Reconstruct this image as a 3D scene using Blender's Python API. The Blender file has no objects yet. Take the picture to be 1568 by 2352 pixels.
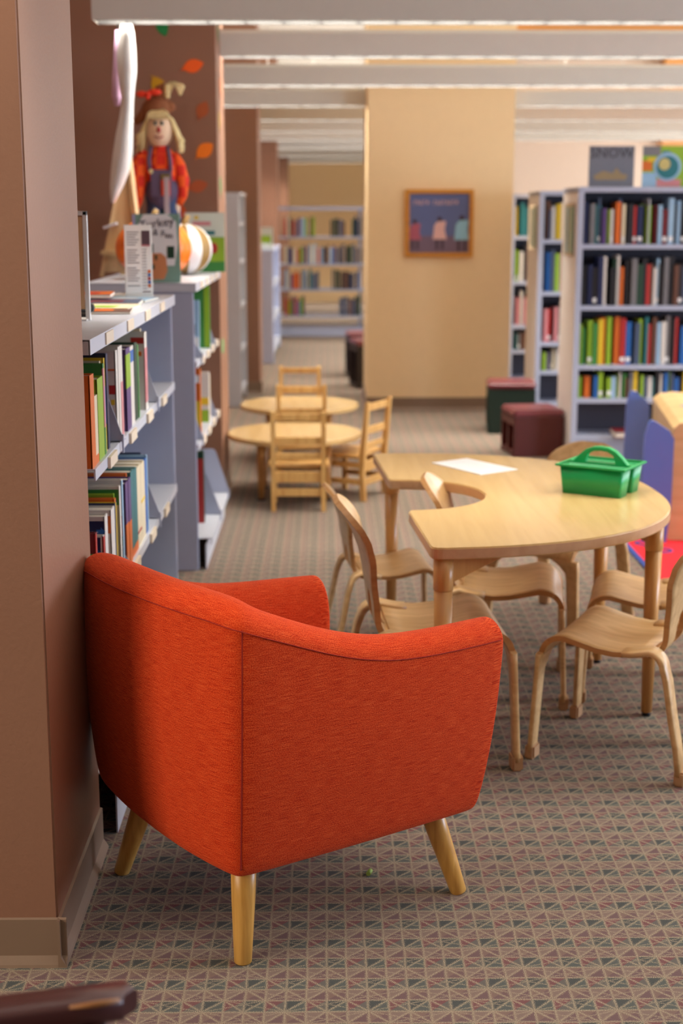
import bpy, bmesh, math, random
from mathutils import Vector, Matrix, noise
S = bpy.context.scene
COL = S.collection
R = math.radians
random.seed(7)

# ------------------------------------------------------------------ camera
cam_d = bpy.data.cameras.new('camera')
cam = bpy.data.objects.new('camera', cam_d); COL.objects.link(cam)
cam.location = (0, 0, 1.52)
cam.rotation_euler = (R(90 - 11.86), 0, -0.010186)
cam_d.sensor_fit = 'VERTICAL'; cam_d.sensor_height = 36; cam_d.sensor_width = 24
cam_d.lens = 50
cam_d.dof.use_dof = True; cam_d.dof.focus_distance = 2.95; cam_d.dof.aperture_fstop = 3.2
S.camera = cam
# ------------------------------------------------------------------ world (the room goes on to the right and behind the camera)
W = bpy.data.worlds.new('world'); S.world = W; W.use_nodes = True
W.node_tree.nodes['Background'].inputs[0].default_value = (1.0, .93, .86, 1)
W.node_tree.nodes['Background'].inputs[1].default_value = 0.06
S.view_settings.view_transform = 'Standard'; S.view_settings.look = 'None'
S.view_settings.gamma = 1; S.view_settings.exposure = 0.36
S.view_settings.use_curve_mapping = False

def area(name, loc, rot, sx, sy, power, col):
    l = bpy.data.lights.new(name, 'AREA'); l.shape = 'RECTANGLE'; l.size = sx; l.size_y = sy
    l.energy = power; l.color = col
    o = bpy.data.objects.new(name, l); COL.objects.link(o); o.location = loc; o.rotation_euler = rot
    return o
# daylight from the window wall at the right
area('window_daylight', (6.9, 3.6, 1.55), (0, R(90), 0), 1.5, 2.6, 210, (.66, .77, 1.0))
area('window_daylight', (6.9, 8.2, 1.7), (0, R(90), 0), 2.0, 5.0, 130, (.82, .89, 1.0))
area('window_daylight', (6.9, 15.5, 1.7), (0, R(90), 0), 2.0, 6.0, 260, (.86, .92, 1.0))
# late warm daylight from the window in the left wall behind the camera
area('window_daylight', (-3.35, .3, 1.6), (0, R(-90), 0), 1.6, 2.6, 92, (1.0, .86, .72))
FIX_Z = 2.33
FIX = [-1.0, 2.6, 4.4, 6.55, 7.95, 9.7, 11.5, 13.2, 15.0, 16.7, 19.0, 21.5, 23.9]   # far bottom edge of each row
FIX_POWER = 78
FIX_COL = (1.0, .95, .86)

# ------------------------------------------------------------------ helpers
def lin(c):
    return tuple(((v/255)/12.92 if v/255 <= .04045 else ((v/255+.055)/1.055)**2.4) for v in c) + (1,)
_M = {}
def mat(name, c, rough=.6, metal=0, spec=.5, coat=0, noise_amt=.0, nscale=20, bump=0, bscale=200, trans=0, sheen=0):
    if name in _M: return _M[name]
    m = bpy.data.materials.new(name); m.use_nodes = True; nt = m.node_tree; b = nt.nodes['Principled BSDF']
    b.inputs['Roughness'].default_value = rough; b.inputs['Metallic'].default_value = metal
    b.inputs['Specular IOR Level'].default_value = spec; b.inputs['Coat Weight'].default_value = coat
    b.inputs['Transmission Weight'].default_value = trans; b.inputs['Sheen Weight'].default_value = sheen
    L = lin(c)
    tc = nt.nodes.new('ShaderNodeTexCoord')
    n = nt.nodes.new('ShaderNodeTexNoise'); n.inputs['Scale'].default_value = nscale; n.inputs['Detail'].default_value = 4
    nt.links.new(tc.outputs['Object'], n.inputs['Vector'])
    mx = nt.nodes.new('ShaderNodeMix'); mx.data_type = 'RGBA'; mx.blend_type = 'MIX'
    a = max(noise_amt, .03)
    mx.inputs[6].default_value = tuple(v*(1-a) for v in L[:3]) + (1,)
    mx.inputs[7].default_value = tuple(min(1, v*(1+a)) for v in L[:3]) + (1,)
    nt.links.new(n.outputs['Fac'], mx.inputs[0]); nt.links.new(mx.outputs[2], b.inputs['Base Color'])
    if bump:
        n2 = nt.nodes.new('ShaderNodeTexNoise'); n2.inputs['Scale'].default_value = bscale
        nt.links.new(tc.outputs['Object'], n2.inputs['Vector'])
        bp = nt.nodes.new('ShaderNodeBump'); bp.inputs['Strength'].default_value = bump; bp.inputs['Distance'].default_value = .002
        nt.links.new(n2.outputs['Fac'], bp.inputs['Height']); nt.links.new(bp.outputs[0], b.inputs['Normal'])
    _M[name] = m
    return m

def wood(name, c1, c2, rough=.4, axis=0, scale=7, coat=.15):
    m = bpy.data.materials.new(name); m.use_nodes = True; nt = m.node_tree; b = nt.nodes['Principled BSDF']
    b.inputs['Roughness'].default_value = rough; b.inputs['Coat Weight'].default_value = coat; b.inputs['Coat Roughness'].default_value = .25
    tc = nt.nodes.new('ShaderNodeTexCoord'); mp = nt.nodes.new('ShaderNodeMapping')
    s = [scale*6]*3; s[axis] = scale*.45; mp.inputs['Scale'].default_value = s
    n = nt.nodes.new('ShaderNodeTexNoise'); n.inputs['Scale'].default_value = 1; n.inputs['Detail'].default_value = 6; n.inputs['Distortion'].default_value = .6
    r = nt.nodes.new('ShaderNodeValToRGB'); r.color_ramp.elements[0].color = lin(c1); r.color_ramp.elements[1].color = lin(c2)
    r.color_ramp.elements[0].position = .32; r.color_ramp.elements[1].position = .66
    nt.links.new(tc.outputs['Object'], mp.inputs[0]); nt.links.new(mp.outputs[0], n.inputs['Vector'])
    nt.links.new(n.outputs['Fac'], r.inputs[0]); nt.links.new(r.outputs[0], b.inputs['Base Color'])
    return m

def link(name, me, m=None, parent=None, smooth=False):
    o = bpy.data.objects.new(name, me); COL.objects.link(o)
    if m is not None:
        for x in (m if isinstance(m, (list, tuple)) else [m]): me.materials.append(x)
    if parent is not None: o.parent = parent
    if smooth:
        for p in me.polygons: p.use_smooth = True
    return o
def fin(name, bm, m=None, parent=None, smooth=False, norm=True):
    if norm: bmesh.ops.recalc_face_normals(bm, faces=bm.faces)
    me = bpy.data.meshes.new(name); bm.to_mesh(me); bm.free()
    return link(name, me, m, parent, smooth)
def tag(o, label, cat=None, group=None, kind=None):
    if label: o['label'] = label
    if cat: o['category'] = cat
    if group: o['group'] = group
    if kind: o['kind'] = kind
    return o
def empty(name, loc=(0, 0, 0), rz=0, label=None, cat=None, group=None):
    o = bpy.data.objects.new(name, None); COL.objects.link(o); o.location = loc; o.rotation_euler = (0, 0, rz)
    o.empty_display_size = .05
    return tag(o, label, cat, group)
def struct(name, bm, m): return tag(fin(name, bm, m), None, kind='structure')
def copy_tree(o, parent=None):
    c = o.copy(); COL.objects.link(c); c.parent = parent
    for ch in [x for x in COL.objects if x.parent == o]: copy_tree(ch, c)
    return c
def box(bm, x0, x1, y0, y1, z0, z1, mi=0, M=None):
    vs = [bm.verts.new((x, y, z)) for x in (x0, x1) for y in (y0, y1) for z in (z0, z1)]
    if M is not None:
        for v in vs: v.co = M @ v.co
    fs = [(0, 1, 3, 2), (4, 6, 7, 5), (0, 4, 5, 1), (2, 3, 7, 6), (0, 2, 6, 4), (1, 5, 7, 3)]
    out = []
    for f in fs:
        q = bm.faces.new([vs[i] for i in f]); q.material_index = mi; out.append(q)
    return out
def bxo(name, x0, x1, y0, y1, z0, z1, m, parent=None, bev=0, smooth=False, M=None):
    bm = bmesh.new(); box(bm, x0, x1, y0, y1, z0, z1, M=M)
    if bev: bmesh.ops.bevel(bm, geom=bm.edges[:], offset=bev, segments=2, profile=.5, affect='EDGES')
    return fin(name, bm, m, parent)
def prism(bm, pts, axis, a0, a1, mi=0):
    # extrude a 2-D polygon along an axis; axis 'y': pts are (x,z); 'x': (y,z); 'z': (x,y)
    def P(p, a):
        return (p[0], a, p[1]) if axis == 'y' else ((a, p[0], p[1]) if axis == 'x' else (p[0], p[1], a))
    A = [bm.verts.new(P(p, a0)) for p in pts]; B = [bm.verts.new(P(p, a1)) for p in pts]
    n = len(pts)
    f = bm.faces.new(A); f.material_index = mi; f = bm.faces.new(B[::-1]); f.material_index = mi
    for i in range(n):
        f = bm.faces.new([A[i], B[i], B[(i+1) % n], A[(i+1) % n]]); f.material_index = mi
def tube(bm, pts, rad, n=10, caps=True, mi=0):
    pts = [Vector(p) for p in pts]; k = len(pts)
    rr = rad if isinstance(rad, (list, tuple)) else [rad]*k
    rings = []
    up = Vector((0, 0, 1))
    for i, p in enumerate(pts):
        t = (pts[min(i+1, k-1)] - pts[max(i-1, 0)]).normalized()
        a = t.cross(up)
        if a.length < 1e-3: a = t.cross(Vector((0, 1, 0)))
        a.normalize(); b = t.cross(a).normalized()
        if rings and (a.dot(pa) < 0): a = -a; b = -b
        pa = a
        rings.append([bm.verts.new(p + (a*math.cos(2*math.pi*j/n) + b*math.sin(2*math.pi*j/n))*rr[i]) for j in range(n)])
    for i in range(k-1):
        for j in range(n):
            f = bm.faces.new([rings[i][j], rings[i][(j+1) % n], rings[i+1][(j+1) % n], rings[i+1][j]]); f.material_index = mi; f.smooth = True
    if caps:
        f = bm.faces.new(rings[0][::-1]); f.material_index = mi
        f = bm.faces.new(rings[-1]); f.material_index = mi
def blob(bm, c, r, seg=16, rings=10, mi=0, fn=None, M=None):
    c = Vector(c); r = Vector(r) if not isinstance(r, (int, float)) else Vector((r, r, r))
    vs = []
    for i in range(rings+1):
        th = math.pi*i/rings
        row = []
        for j in range(seg):
            ph = 2*math.pi*j/seg
            d = Vector((math.sin(th)*math.cos(ph), math.sin(th)*math.sin(ph), math.cos(th)))
            k = fn(th, ph) if fn else 1
            p = Vector((d.x*r.x*k, d.y*r.y*k, d.z*r.z*(k if 0 < i < rings else k)))
            if M is not None: p = M @ p
            if i in (0, rings) and j > 0: row.append(row[0]); continue
            row.append(bm.verts.new(c + p))
        vs.append(row)
    for i in range(rings):
        for j in range(seg):
            q = [vs[i][j], vs[i+1][j], vs[i+1][(j+1) % seg], vs[i][(j+1) % seg]]
            u = []
            for v in q:
                if v not in u: u.append(v)
            if len(u) > 2:
                f = bm.faces.new(u); f.material_index = mi; f.smooth = True
def text_mesh(name, s, size, m, parent, loc, rot, depth=.0006, shear=0):
    cu = bpy.data.curves.new('lettering', 'FONT'); cu.body = s; cu.size = size; cu.extrude = depth; cu.shear = shear
    cu.align_x = 'CENTER'; cu.align_y = 'CENTER'; cu.resolution_u = 2
    t = bpy.data.objects.new('lettering', cu); COL.objects.link(t)
    dg = bpy.context.evaluated_depsgraph_get(); me = bpy.data.meshes.new_from_object(t.evaluated_get(dg))
    bpy.data.objects.remove(t); bpy.data.curves.remove(cu)
    me.materials.clear()
    o = link(name, me, m, parent); o.location = loc; o.rotation_euler = rot
    return o
def subsurf(o, lv=1, bevel=0):
    if bevel:
        b = o.modifiers.new('bevel', 'BEVEL'); b.width = bevel; b.segments = 2; b.limit_method = 'ANGLE'
    if lv:
        s = o.modifiers.new('subdivision', 'SUBSURF'); s.levels = lv; s.render_levels = lv
    return o

# ------------------------------------------------------------------ materials
M_shelf = mat('blue_grey_enamel', (170, 176, 196), .42, spec=.5)
M_shelfw = mat('pale_enamel', (196, 199, 208), .4)
M_endpan = mat('cream_end_panel', (222, 214, 208), .5)
M_brown = mat('brown_wall_paint', (146, 106, 84), .45, spec=.35, noise_amt=.05, nscale=3, bump=.25, bscale=120)
M_peach = mat('peach_wall_paint', (244, 214, 166), .6, spec=.3, bump=.15, bscale=90)
M_pink = mat('pale_wall_paint', (222, 200, 180), .6, spec=.3)
M_orange = mat('ochre_paint', (214, 150, 80), .6)
M_base = mat('taupe_vinyl_base', (136, 112, 92), .4, noise_amt=.06, nscale=5)
M_ceil = mat('ceiling_white', (214, 206, 194), .8)
M_fixt = mat('fixture_enamel', (206, 202, 192), .45)
M_wood = wood('beech_ply', (198, 156, 102), (222, 184, 128), .42, 0, 6)
M_woodt = wood('maple_laminate', (208, 172, 112), (219, 184, 124), .22, 1, 4, coat=.3)
M_edge = wood('ply_edge', (176, 124, 70), (196, 146, 90), .45, 0, 8)
M_legw = wood('varnished_beech', (196, 140, 74), (212, 160, 92), .35, 2, 6)
M_armleg = wood('oiled_oak', (196, 142, 62), (224, 172, 88), .38, 2, 10)
M_cap = mat('tan_rubber', (184, 142, 100), .6)
M_ladder = wood('golden_birch', (196, 146, 78), (222, 178, 108), .35, 2, 6)
M_green = mat('green_plastic', (12, 160, 88), .35, spec=.5, bump=.05, bscale=600)
M_paper = mat('white_paper', (240, 240, 240), .7)
M_page = mat('book_pages', (222, 214, 198), .8)
M_black = mat('black_plastic', (30, 28, 28), .5)
M_tagc = mat('cream_label', (222, 206, 182), .55)
M_white = mat('white_gloss', (232, 232, 230), .35)

# armchair fabric: fine basket weave with slubs, laid along the seams by UV
def fabric():
    m = bpy.data.materials.new('orange_woven_fabric'); m.use_nodes = True; nt = m.node_tree; b = nt.nodes['Principled BSDF']
    N = nt.nodes.new; Lk = nt.links.new
    b.inputs['Roughness'].default_value = .9; b.inputs['Specular IOR Level'].default_value = .12
    b.inputs['Sheen Weight'].default_value = .12; b.inputs['Sheen Roughness'].default_value = .5
    b.inputs['Sheen Tint'].default_value = (1, .5, .3, 1)
    uv = N('ShaderNodeUVMap')
    def noi(sx, sy, d=3):
        mp = N('ShaderNodeMapping'); mp.inputs['Scale'].default_value = (sx, sy, 1); Lk(uv.outputs[0], mp.inputs[0])
        n = N('ShaderNodeTexNoise'); n.inputs['Scale'].default_value = 1; n.inputs['Detail'].default_value = d; Lk(mp.outputs[0], n.inputs['Vector'])
        return n.outputs['Fac']
    slub = noi(26, 900, 2); vert = noi(520, 60, 2); dots = noi(460, 520, 2)
    def wave(dirn, sc):
        mp = N('ShaderNodeMapping'); mp.inputs['Scale'].default_value = (1, 1, 1); Lk(uv.outputs[0], mp.inputs[0])
        w = N('ShaderNodeTexWave'); w.bands_direction = dirn; w.inputs['Scale'].default_value = sc; w.inputs['Distortion'].default_value = 1.2
        w.inputs['Detail Scale'].default_value = 60; w.inputs['Detail'].default_value = 1; Lk(mp.outputs[0], w.inputs['Vector']); return w.outputs['Fac']
    wx = wave('X', 120); wy = wave('Y', 135)
    mul = N('ShaderNodeMath'); mul.operation = 'MULTIPLY'; Lk(wx, mul.inputs[0]); Lk(wy, mul.inputs[1])
    a1 = N('ShaderNodeMath'); a1.operation = 'MULTIPLY_ADD'; Lk(mul.outputs[0], a1.inputs[0]); a1.inputs[1].default_value = .10; sm = N('ShaderNodeMath'); sm.operation = 'MULTIPLY'; sm.inputs[1].default_value = .55; Lk(slub, sm.inputs[0]); Lk(sm.outputs[0], a1.inputs[2])
    a2 = N('ShaderNodeMath'); a2.operation = 'MULTIPLY_ADD'; Lk(dots, a2.inputs[0]); a2.inputs[1].default_value = .75; Lk(a1.outputs[0], a2.inputs[2])
    r = N('ShaderNodeValToRGB'); cr = r.color_ramp
    cr.elements[0].position = .52; cr.elements[0].color = lin((160, 28, 10))
    cr.elements[1].position = .86; cr.elements[1].color = lin((232, 104, 52))
    e = cr.elements.new(.675); e.color = lin((210, 62, 20))
    Lk(a2.outputs[0], r.inputs[0]); Lk(r.outputs[0], b.inputs['Base Color'])
    bp = N('ShaderNodeBump'); bp.inputs['Strength'].default_value = .5; bp.inputs['Distance'].default_value = .0015
    Lk(a2.outputs[0], bp.inputs['Height']); Lk(bp.outputs[0], b.inputs['Normal'])
    return m
M_fab = fabric()
M_seam = mat('dark_orange_seam', (150, 30, 10), .95)

# carpet: woven grid of stars and coloured triangles
def carpet():
    m = bpy.data.materials.new('patterned_carpet'); m.use_nodes = True; nt = m.node_tree; b = nt.nodes['Principled BSDF']
    N = nt.nodes.new; Lk = nt.links.new
    b.inputs['Roughness'].default_value = .95; b.inputs['Specular IOR Level'].default_value = .1
    tc = N('ShaderNodeTexCoord'); wob = N('ShaderNodeTexNoise'); wob.inputs['Scale'].default_value = 9; Lk(tc.outputs['Object'], wob.inputs['Vector'])
    vm = N('ShaderNodeVectorMath'); vm.operation = 'MULTIPLY_ADD'; Lk(wob.outputs['Color'], vm.inputs[0]); vm.inputs[1].default_value = (.006,)*3; Lk(tc.outputs['Object'], vm.inputs[2])
    sp = N('ShaderNodeSeparateXYZ'); Lk(vm.outputs[0], sp.inputs[0])
    def mth(op, a, bb=None, c=None):
        n = N('ShaderNodeMath'); n.operation = op
        for i, v in enumerate((a, bb, c)):
            if v is None: continue
            if isinstance(v, (int, float)): n.inputs[i].default_value = v
            else: Lk(v, n.inputs[i])
        return n.outputs[0]
    u = mth('DIVIDE', sp.outputs[0], .0405); v = mth('DIVIDE', sp.outputs[1], .0405)
    def dist(a, per):   # distance to the nearest multiple of per
        return mth('PINGPONG', a, per/2) if False else mth('MULTIPLY', mth('PINGPONG', mth('DIVIDE', a, per/2), 1.0), per/2)
    du = dist(u, 1.0); dv = dist(v, 1.0)
    s = mth('ADD', u, v); d = mth('SUBTRACT', u, v)
    ds = mth('MULTIPLY', dist(s, 2.0), .72); dd = mth('MULTIPLY', dist(d, 2.0), .72)
    s2 = mth('ADD', u, mth('MULTIPLY', v, 3)); d2 = mth('SUBTRACT', u, mth('MULTIPLY', v, 3))
    ds2 = mth('MULTIPLY', dist(s2, 4.0), .34); dd2 = mth('MULTIPLY', dist(d2, 4.0), .34)
    mn = mth('MINIMUM', mth('MINIMUM', du, dv), mth('MINIMUM', ds, dd))
    mn2 = mth('ADD', mth('MINIMUM', ds2, dd2), .03)
    mn = mth('MINIMUM', mn, mn2)
    yarn = N('ShaderNodeTexNoise'); yarn.inputs['Scale'].default_value = 520; yarn.inputs['Detail'].default_value = 2; Lk(tc.outputs['Object'], yarn.inputs['Vector'])
    big = N('ShaderNodeTexNoise'); big.inputs['Scale'].default_value = 1.2; Lk(tc.outputs['Object'], big.inputs['Vector'])
    thr = mth('MULTIPLY_ADD', yarn.outputs['Fac'], .46, -.140)
    line = mth('SMOOTH_MIN', 1.0, mth('MAXIMUM', mth('MULTIPLY', mth('SUBTRACT', thr, mn), 11.0), 0.0), .1)
    # triangle colours
    pi_ = mth('FLOORED_MODULO', mth('FLOOR', u), 2); pj = mth('FLOORED_MODULO', mth('FLOOR', v), 2)
    fu = mth('FRACT', u); fv = mth('FRACT', v)
    up = mth('GREATER_THAN', fu, fv); 
    idx = mth('ADD', mth('ADD', mth('MULTIPLY', pi_, 4), mth('MULTIPLY', pj, 2)), up)
    r = N('ShaderNodeValToRGB'); cr = r.color_ramp; cr.interpolation = 'CONSTANT'
    cols = [(44, 62, 62), (66, 82, 78), (124, 98, 88), (108, 80, 80), (114, 62, 66), (90, 90, 84), (128, 106, 96), (104, 76, 78)]
    while len(cr.elements) < 8: cr.elements.new(.5)
    for i, c in enumerate(cols):
        cr.elements[i].position = i/8; cr.elements[i].color = lin(c)
    Lk(mth('DIVIDE', mth('ADD', idx, .5), 8.0), r.inputs[0])
    y2 = N('ShaderNodeTexNoise'); y2.inputs['Scale'].default_value = 700; Lk(tc.outputs['Object'], y2.inputs['Vector'])
    mxa = N('ShaderNodeMix'); mxa.data_type = 'RGBA'; Lk(mth('MULTIPLY', y2.outputs['Fac'], .55), mxa.inputs[0]); Lk(r.outputs[0], mxa.inputs[6]); mxa.inputs[7].default_value = lin((126, 114, 108))
    mx = N('ShaderNodeMix'); mx.data_type = 'RGBA'; Lk(line, mx.inputs[0]); Lk(mxa.outputs[2], mx.inputs[6])
    lc = N('ShaderNodeValToRGB'); lc.color_ramp.elements[0].position = .38; lc.color_ramp.elements[0].color = lin((112, 103, 92)); lc.color_ramp.elements[1].position = .56; lc.color_ramp.elements[1].color = lin((180, 164, 136))
    Lk(y2.outputs['Fac'], lc.inputs[0]); Lk(lc.outputs[0], mx.inputs[7])
    hs = N('ShaderNodeHueSaturation'); Lk(mx.outputs[2], hs.inputs['Color']); Lk(mth('MULTIPLY_ADD', big.outputs['Fac'], .25, .9), hs.inputs['Value'])
    Lk(hs.outputs[0], b.inputs['Base Color'])
    bp = N('ShaderNodeBump'); bp.inputs['Strength'].default_value = .6; bp.inputs['Distance'].default_value = .003
    Lk(yarn.outputs['Fac'], bp.inputs['Height']); Lk(bp.outputs[0], b.inputs['Normal'])
    return m
M_carpet = carpet()

# ------------------------------------------------------------------ setting
bm = bmesh.new(); box(bm, -3.5, 7.2, -3, 26, -.1, 0); struct('floor', bm, M_carpet)
bm = bmesh.new(); box(bm, -3.5, 7.2, -3, 26, 3.4, 3.5); struct('ceiling', bm, M_ceil)
bm = bmesh.new(); box(bm, -1.6, -1.5, 2.695, 26, 0, 3.4)
box(bm, -3.55, -3.4, -3, 2.8, 0, .8); box(bm, -3.55, -3.4, -3, 2.8, 2.4, 3.4); box(bm, -3.55, -3.4, 1.6, 2.8, .8, 2.4); box(bm, -3.55, -3.4, -3, -1.0, .8, 2.4); box(bm, -3.4, -1.5, 2.70, 2.8, 0, 3.4)
struct('wall_left', bm, M_brown)
bm = bmesh.new(); box(bm, -1.5, 2.0, 25, 25.1, 0, 3.4); struct('wall_back', bm, M_peach)
bm = bmesh.new(); box(bm, 2.0, 7.2, 18.6, 18.7, 0, 3.4); struct('wall_rear_right', bm, M_pink)
# window wall on the right: sill, head and mullions around real openings
bm = bmesh.new()
box(bm, 7.0, 7.15, -3, 18.6, 0, .7); box(bm, 7.0, 7.15, -3, 18.6, 2.7, 3.4)
for y in (-3, 2.0, 11.0, 12.5, 18.4): box(bm, 7.0, 7.15, y, y+(.2 if y != 11.0 else 1.5), .7, 2.7)
struct('wall_right', bm, M_pink)
# brown piers, one every 4.75 m
def base_skirt(name, x0, x1, y0, y1, sides):
    bm = bmesh.new(); h = .102; t = .006
    prof = [(0, 0), (.018, 0), (.016, .006), (t, .022), (t, h), (0, h+.002)]
    if 'front' in sides: prism(bm, [(y0-p[0], p[1]) for p in prof], 'x', x0, x1+.0175)
    if 'right' in sides: prism(bm, [(x1+p[0], p[1]) for p in prof], 'y', y0-.0175, y1)
    if 'left' in sides: prism(bm, [(x0-p[0], p[1]) for p in prof], 'y', y0-.006, y1)
    return struct(name, bm, M_base)
PX = -.555
for k in range(5):
    y0 = 2.695 + 4.75*k; x1 = PX if k < 2 else PX - .02
    bm = bmesh.new(); box(bm, -1.5, x1, y0, y0+.555, 0, 3.4)
    if k == 0: bmesh.ops.bevel(bm, geom=[e for e in bm.edges if abs(e.verts[0].co.x-x1) < 1e-4 and abs(e.verts[1].co.x-x1) < 1e-4 and abs(e.verts[0].co.z-e.verts[1].co.z) > 1], offset=.004, segments=3, affect='EDGES')
    struct('trim_%d' % (k+1), bm, M_brown)
    base_skirt('baseboard_pier_%d' % (k+1), -1.5, x1, y0, y0+.555, ('front', 'right'))
# peach column
bm = bmesh.new(); box(bm, .312, 1.425, 11.13, 12.22, 0, 3.4); struct('wall_column', bm, M_peach)
base_skirt('baseboard_column', .312, 1.425, 11.13, 12.22, ('front', 'left', 'right'))
bm = bmesh.new(); box(bm, 1.425, 7.0, 11.3, 12.2, 2.82, 3.4); struct('trim_soffit', bm, M_orange)
bm = bmesh.new(); box(bm, 4.2, 5.2, 18.35, 18.6, 2.36, 3.4); struct('trim_bulkhead', bm, M_orange)

# ------------------------------------------------------------------ hanging linear lights
M_lamp = bpy.data.materials.new('lamp_tube'); M_lamp.use_nodes = True
pb = M_lamp.node_tree.nodes['Principled BSDF']; pb.inputs['Emission Color'].default_value = FIX_COL + (1,); pb.inputs['Emission Strength'].default_value = 3
M_louv = mat('louvre_white', (190, 186, 180), .35); M_lgrey = mat('louvre_grey', (98, 96, 94), .5)
def fixture(yf, x0, x1, label, gain=1.0):
    root = empty('linear_ceiling_light', ((x0+x1)/2, yf-.085, FIX_Z), 0, label, 'ceiling light', 'linear lights hanging in rows under the ceiling')
    L = (x1-x0)/2; w = .085; h = .130
    bm = bmesh.new()
    prof = [(-w, 0), (-w, h-.02), (-w+.02, h), (w-.02, h), (w, h-.02), (w, 0), (w-.006, 0), (w-.006, h-.028), (-w+.006, h-.028), (-w+.006, 0)]
    prism(bm, prof, 'x', -L, L)
    prism(bm, [(-w+.006, .0), (-w+.006, h-.03), (w-.006, h-.03), (w-.006, 0)], 'x', -L, -L+.006)
    prism(bm, [(-w+.006, .0), (-w+.006, h-.03), (w-.006, h-.03), (w-.006, 0)], 'x', L-.006, L)
    fin('housing', bm, M_fixt, root)
    bm = bmesh.new()
    n = int((x1-x0)/.16)
    for i in range(1, n):
        x = -L + i*(x1-x0)/n; box(bm, x-.002, x+.002, -w+.007, w-.007, .002, .03)
    fin('louvre', bm, M_louv, root)
    bm = bmesh.new()
    for k in range(9): y = -w+.0065 + k*(2*w-.013)/8; box(bm, -L+.007, L-.007, y-.0008, y+.0008, .000, .026)
    fin('louvre_blades', bm, M_lgrey, root)
    bm = bmesh.new(); tube(bm, [(-L+.03, -.035, h-.045), (L-.03, -.035, h-.045)], .012, 8); fin('lamp_tube', bm, M_lamp, root)
    bm = bmesh.new(); tube(bm, [(-L+.03, .035, h-.045), (L-.03, .035, h-.045)], .012, 8); fin('lamp_tube', bm, M_lamp, root)
    for s in (-1, 0, 1):
        bm = bmesh.new(); tube(bm, [(s*(L-.4), 0, h), (s*(L-.4), 0, 3.4-FIX_Z)], .004, 6); fin('suspension_rod', bm, M_fixt, root)
    # light given off by the tubes, downwards through the louvre and upwards to the ceiling
    for nm, zz, rx, k in (('downlight', yf, 0, 1.0), ('uplight', yf, R(180), .16)):
        a = area(nm, ((x0+x1)/2, yf-.085, FIX_Z+(.036 if nm == 'downlight' else h+.012)), (rx, 0, 0), x1-x0-.1, .12, FIX_POWER*(x1-x0)/7*k, FIX_COL)
        a.parent = root; a.location = (0, 0, h-.060 if nm == 'downlight' else h+.012)
        a.data.energy *= gain
ordn = ['nearest', 'second', 'third', 'fourth', 'fifth', 'sixth', 'seventh', 'eighth', 'ninth', 'tenth']
for i, yf in enumerate(FIX):
    gain = (.05, .72, 1.35, 2.0, 2.2, 2.9, 2.6, 2.3, 2.3, 2.3, 3.2, 3.8, 3.8)[i]
    if i < 3: lab = ('white linear ceiling light furthest behind the camera', 'white linear ceiling light just behind the camera', 'white linear ceiling light above the curved table, out of frame')[i]
    elif i == 3: lab = 'nearest white linear ceiling light in view, its left end above the easel'
    else: lab = 'white linear ceiling light, %s row counted from the top of the picture' % ordn[i-3]
    if abs(yf-11.5) < .1:
        fixture(yf, -1.2, .30, 'white linear ceiling light, fourth row, left of the peach column', gain); fixture(yf, 1.44, 6.5, 'white linear ceiling light, fourth row, right of the peach column', gain)
    elif yf > 18.6: fixture(yf, -1.0, 1.9, lab, gain)
    else: fixture(yf, -1.0 if i == 3 else -1.25, 6.5, lab, gain)

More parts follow.
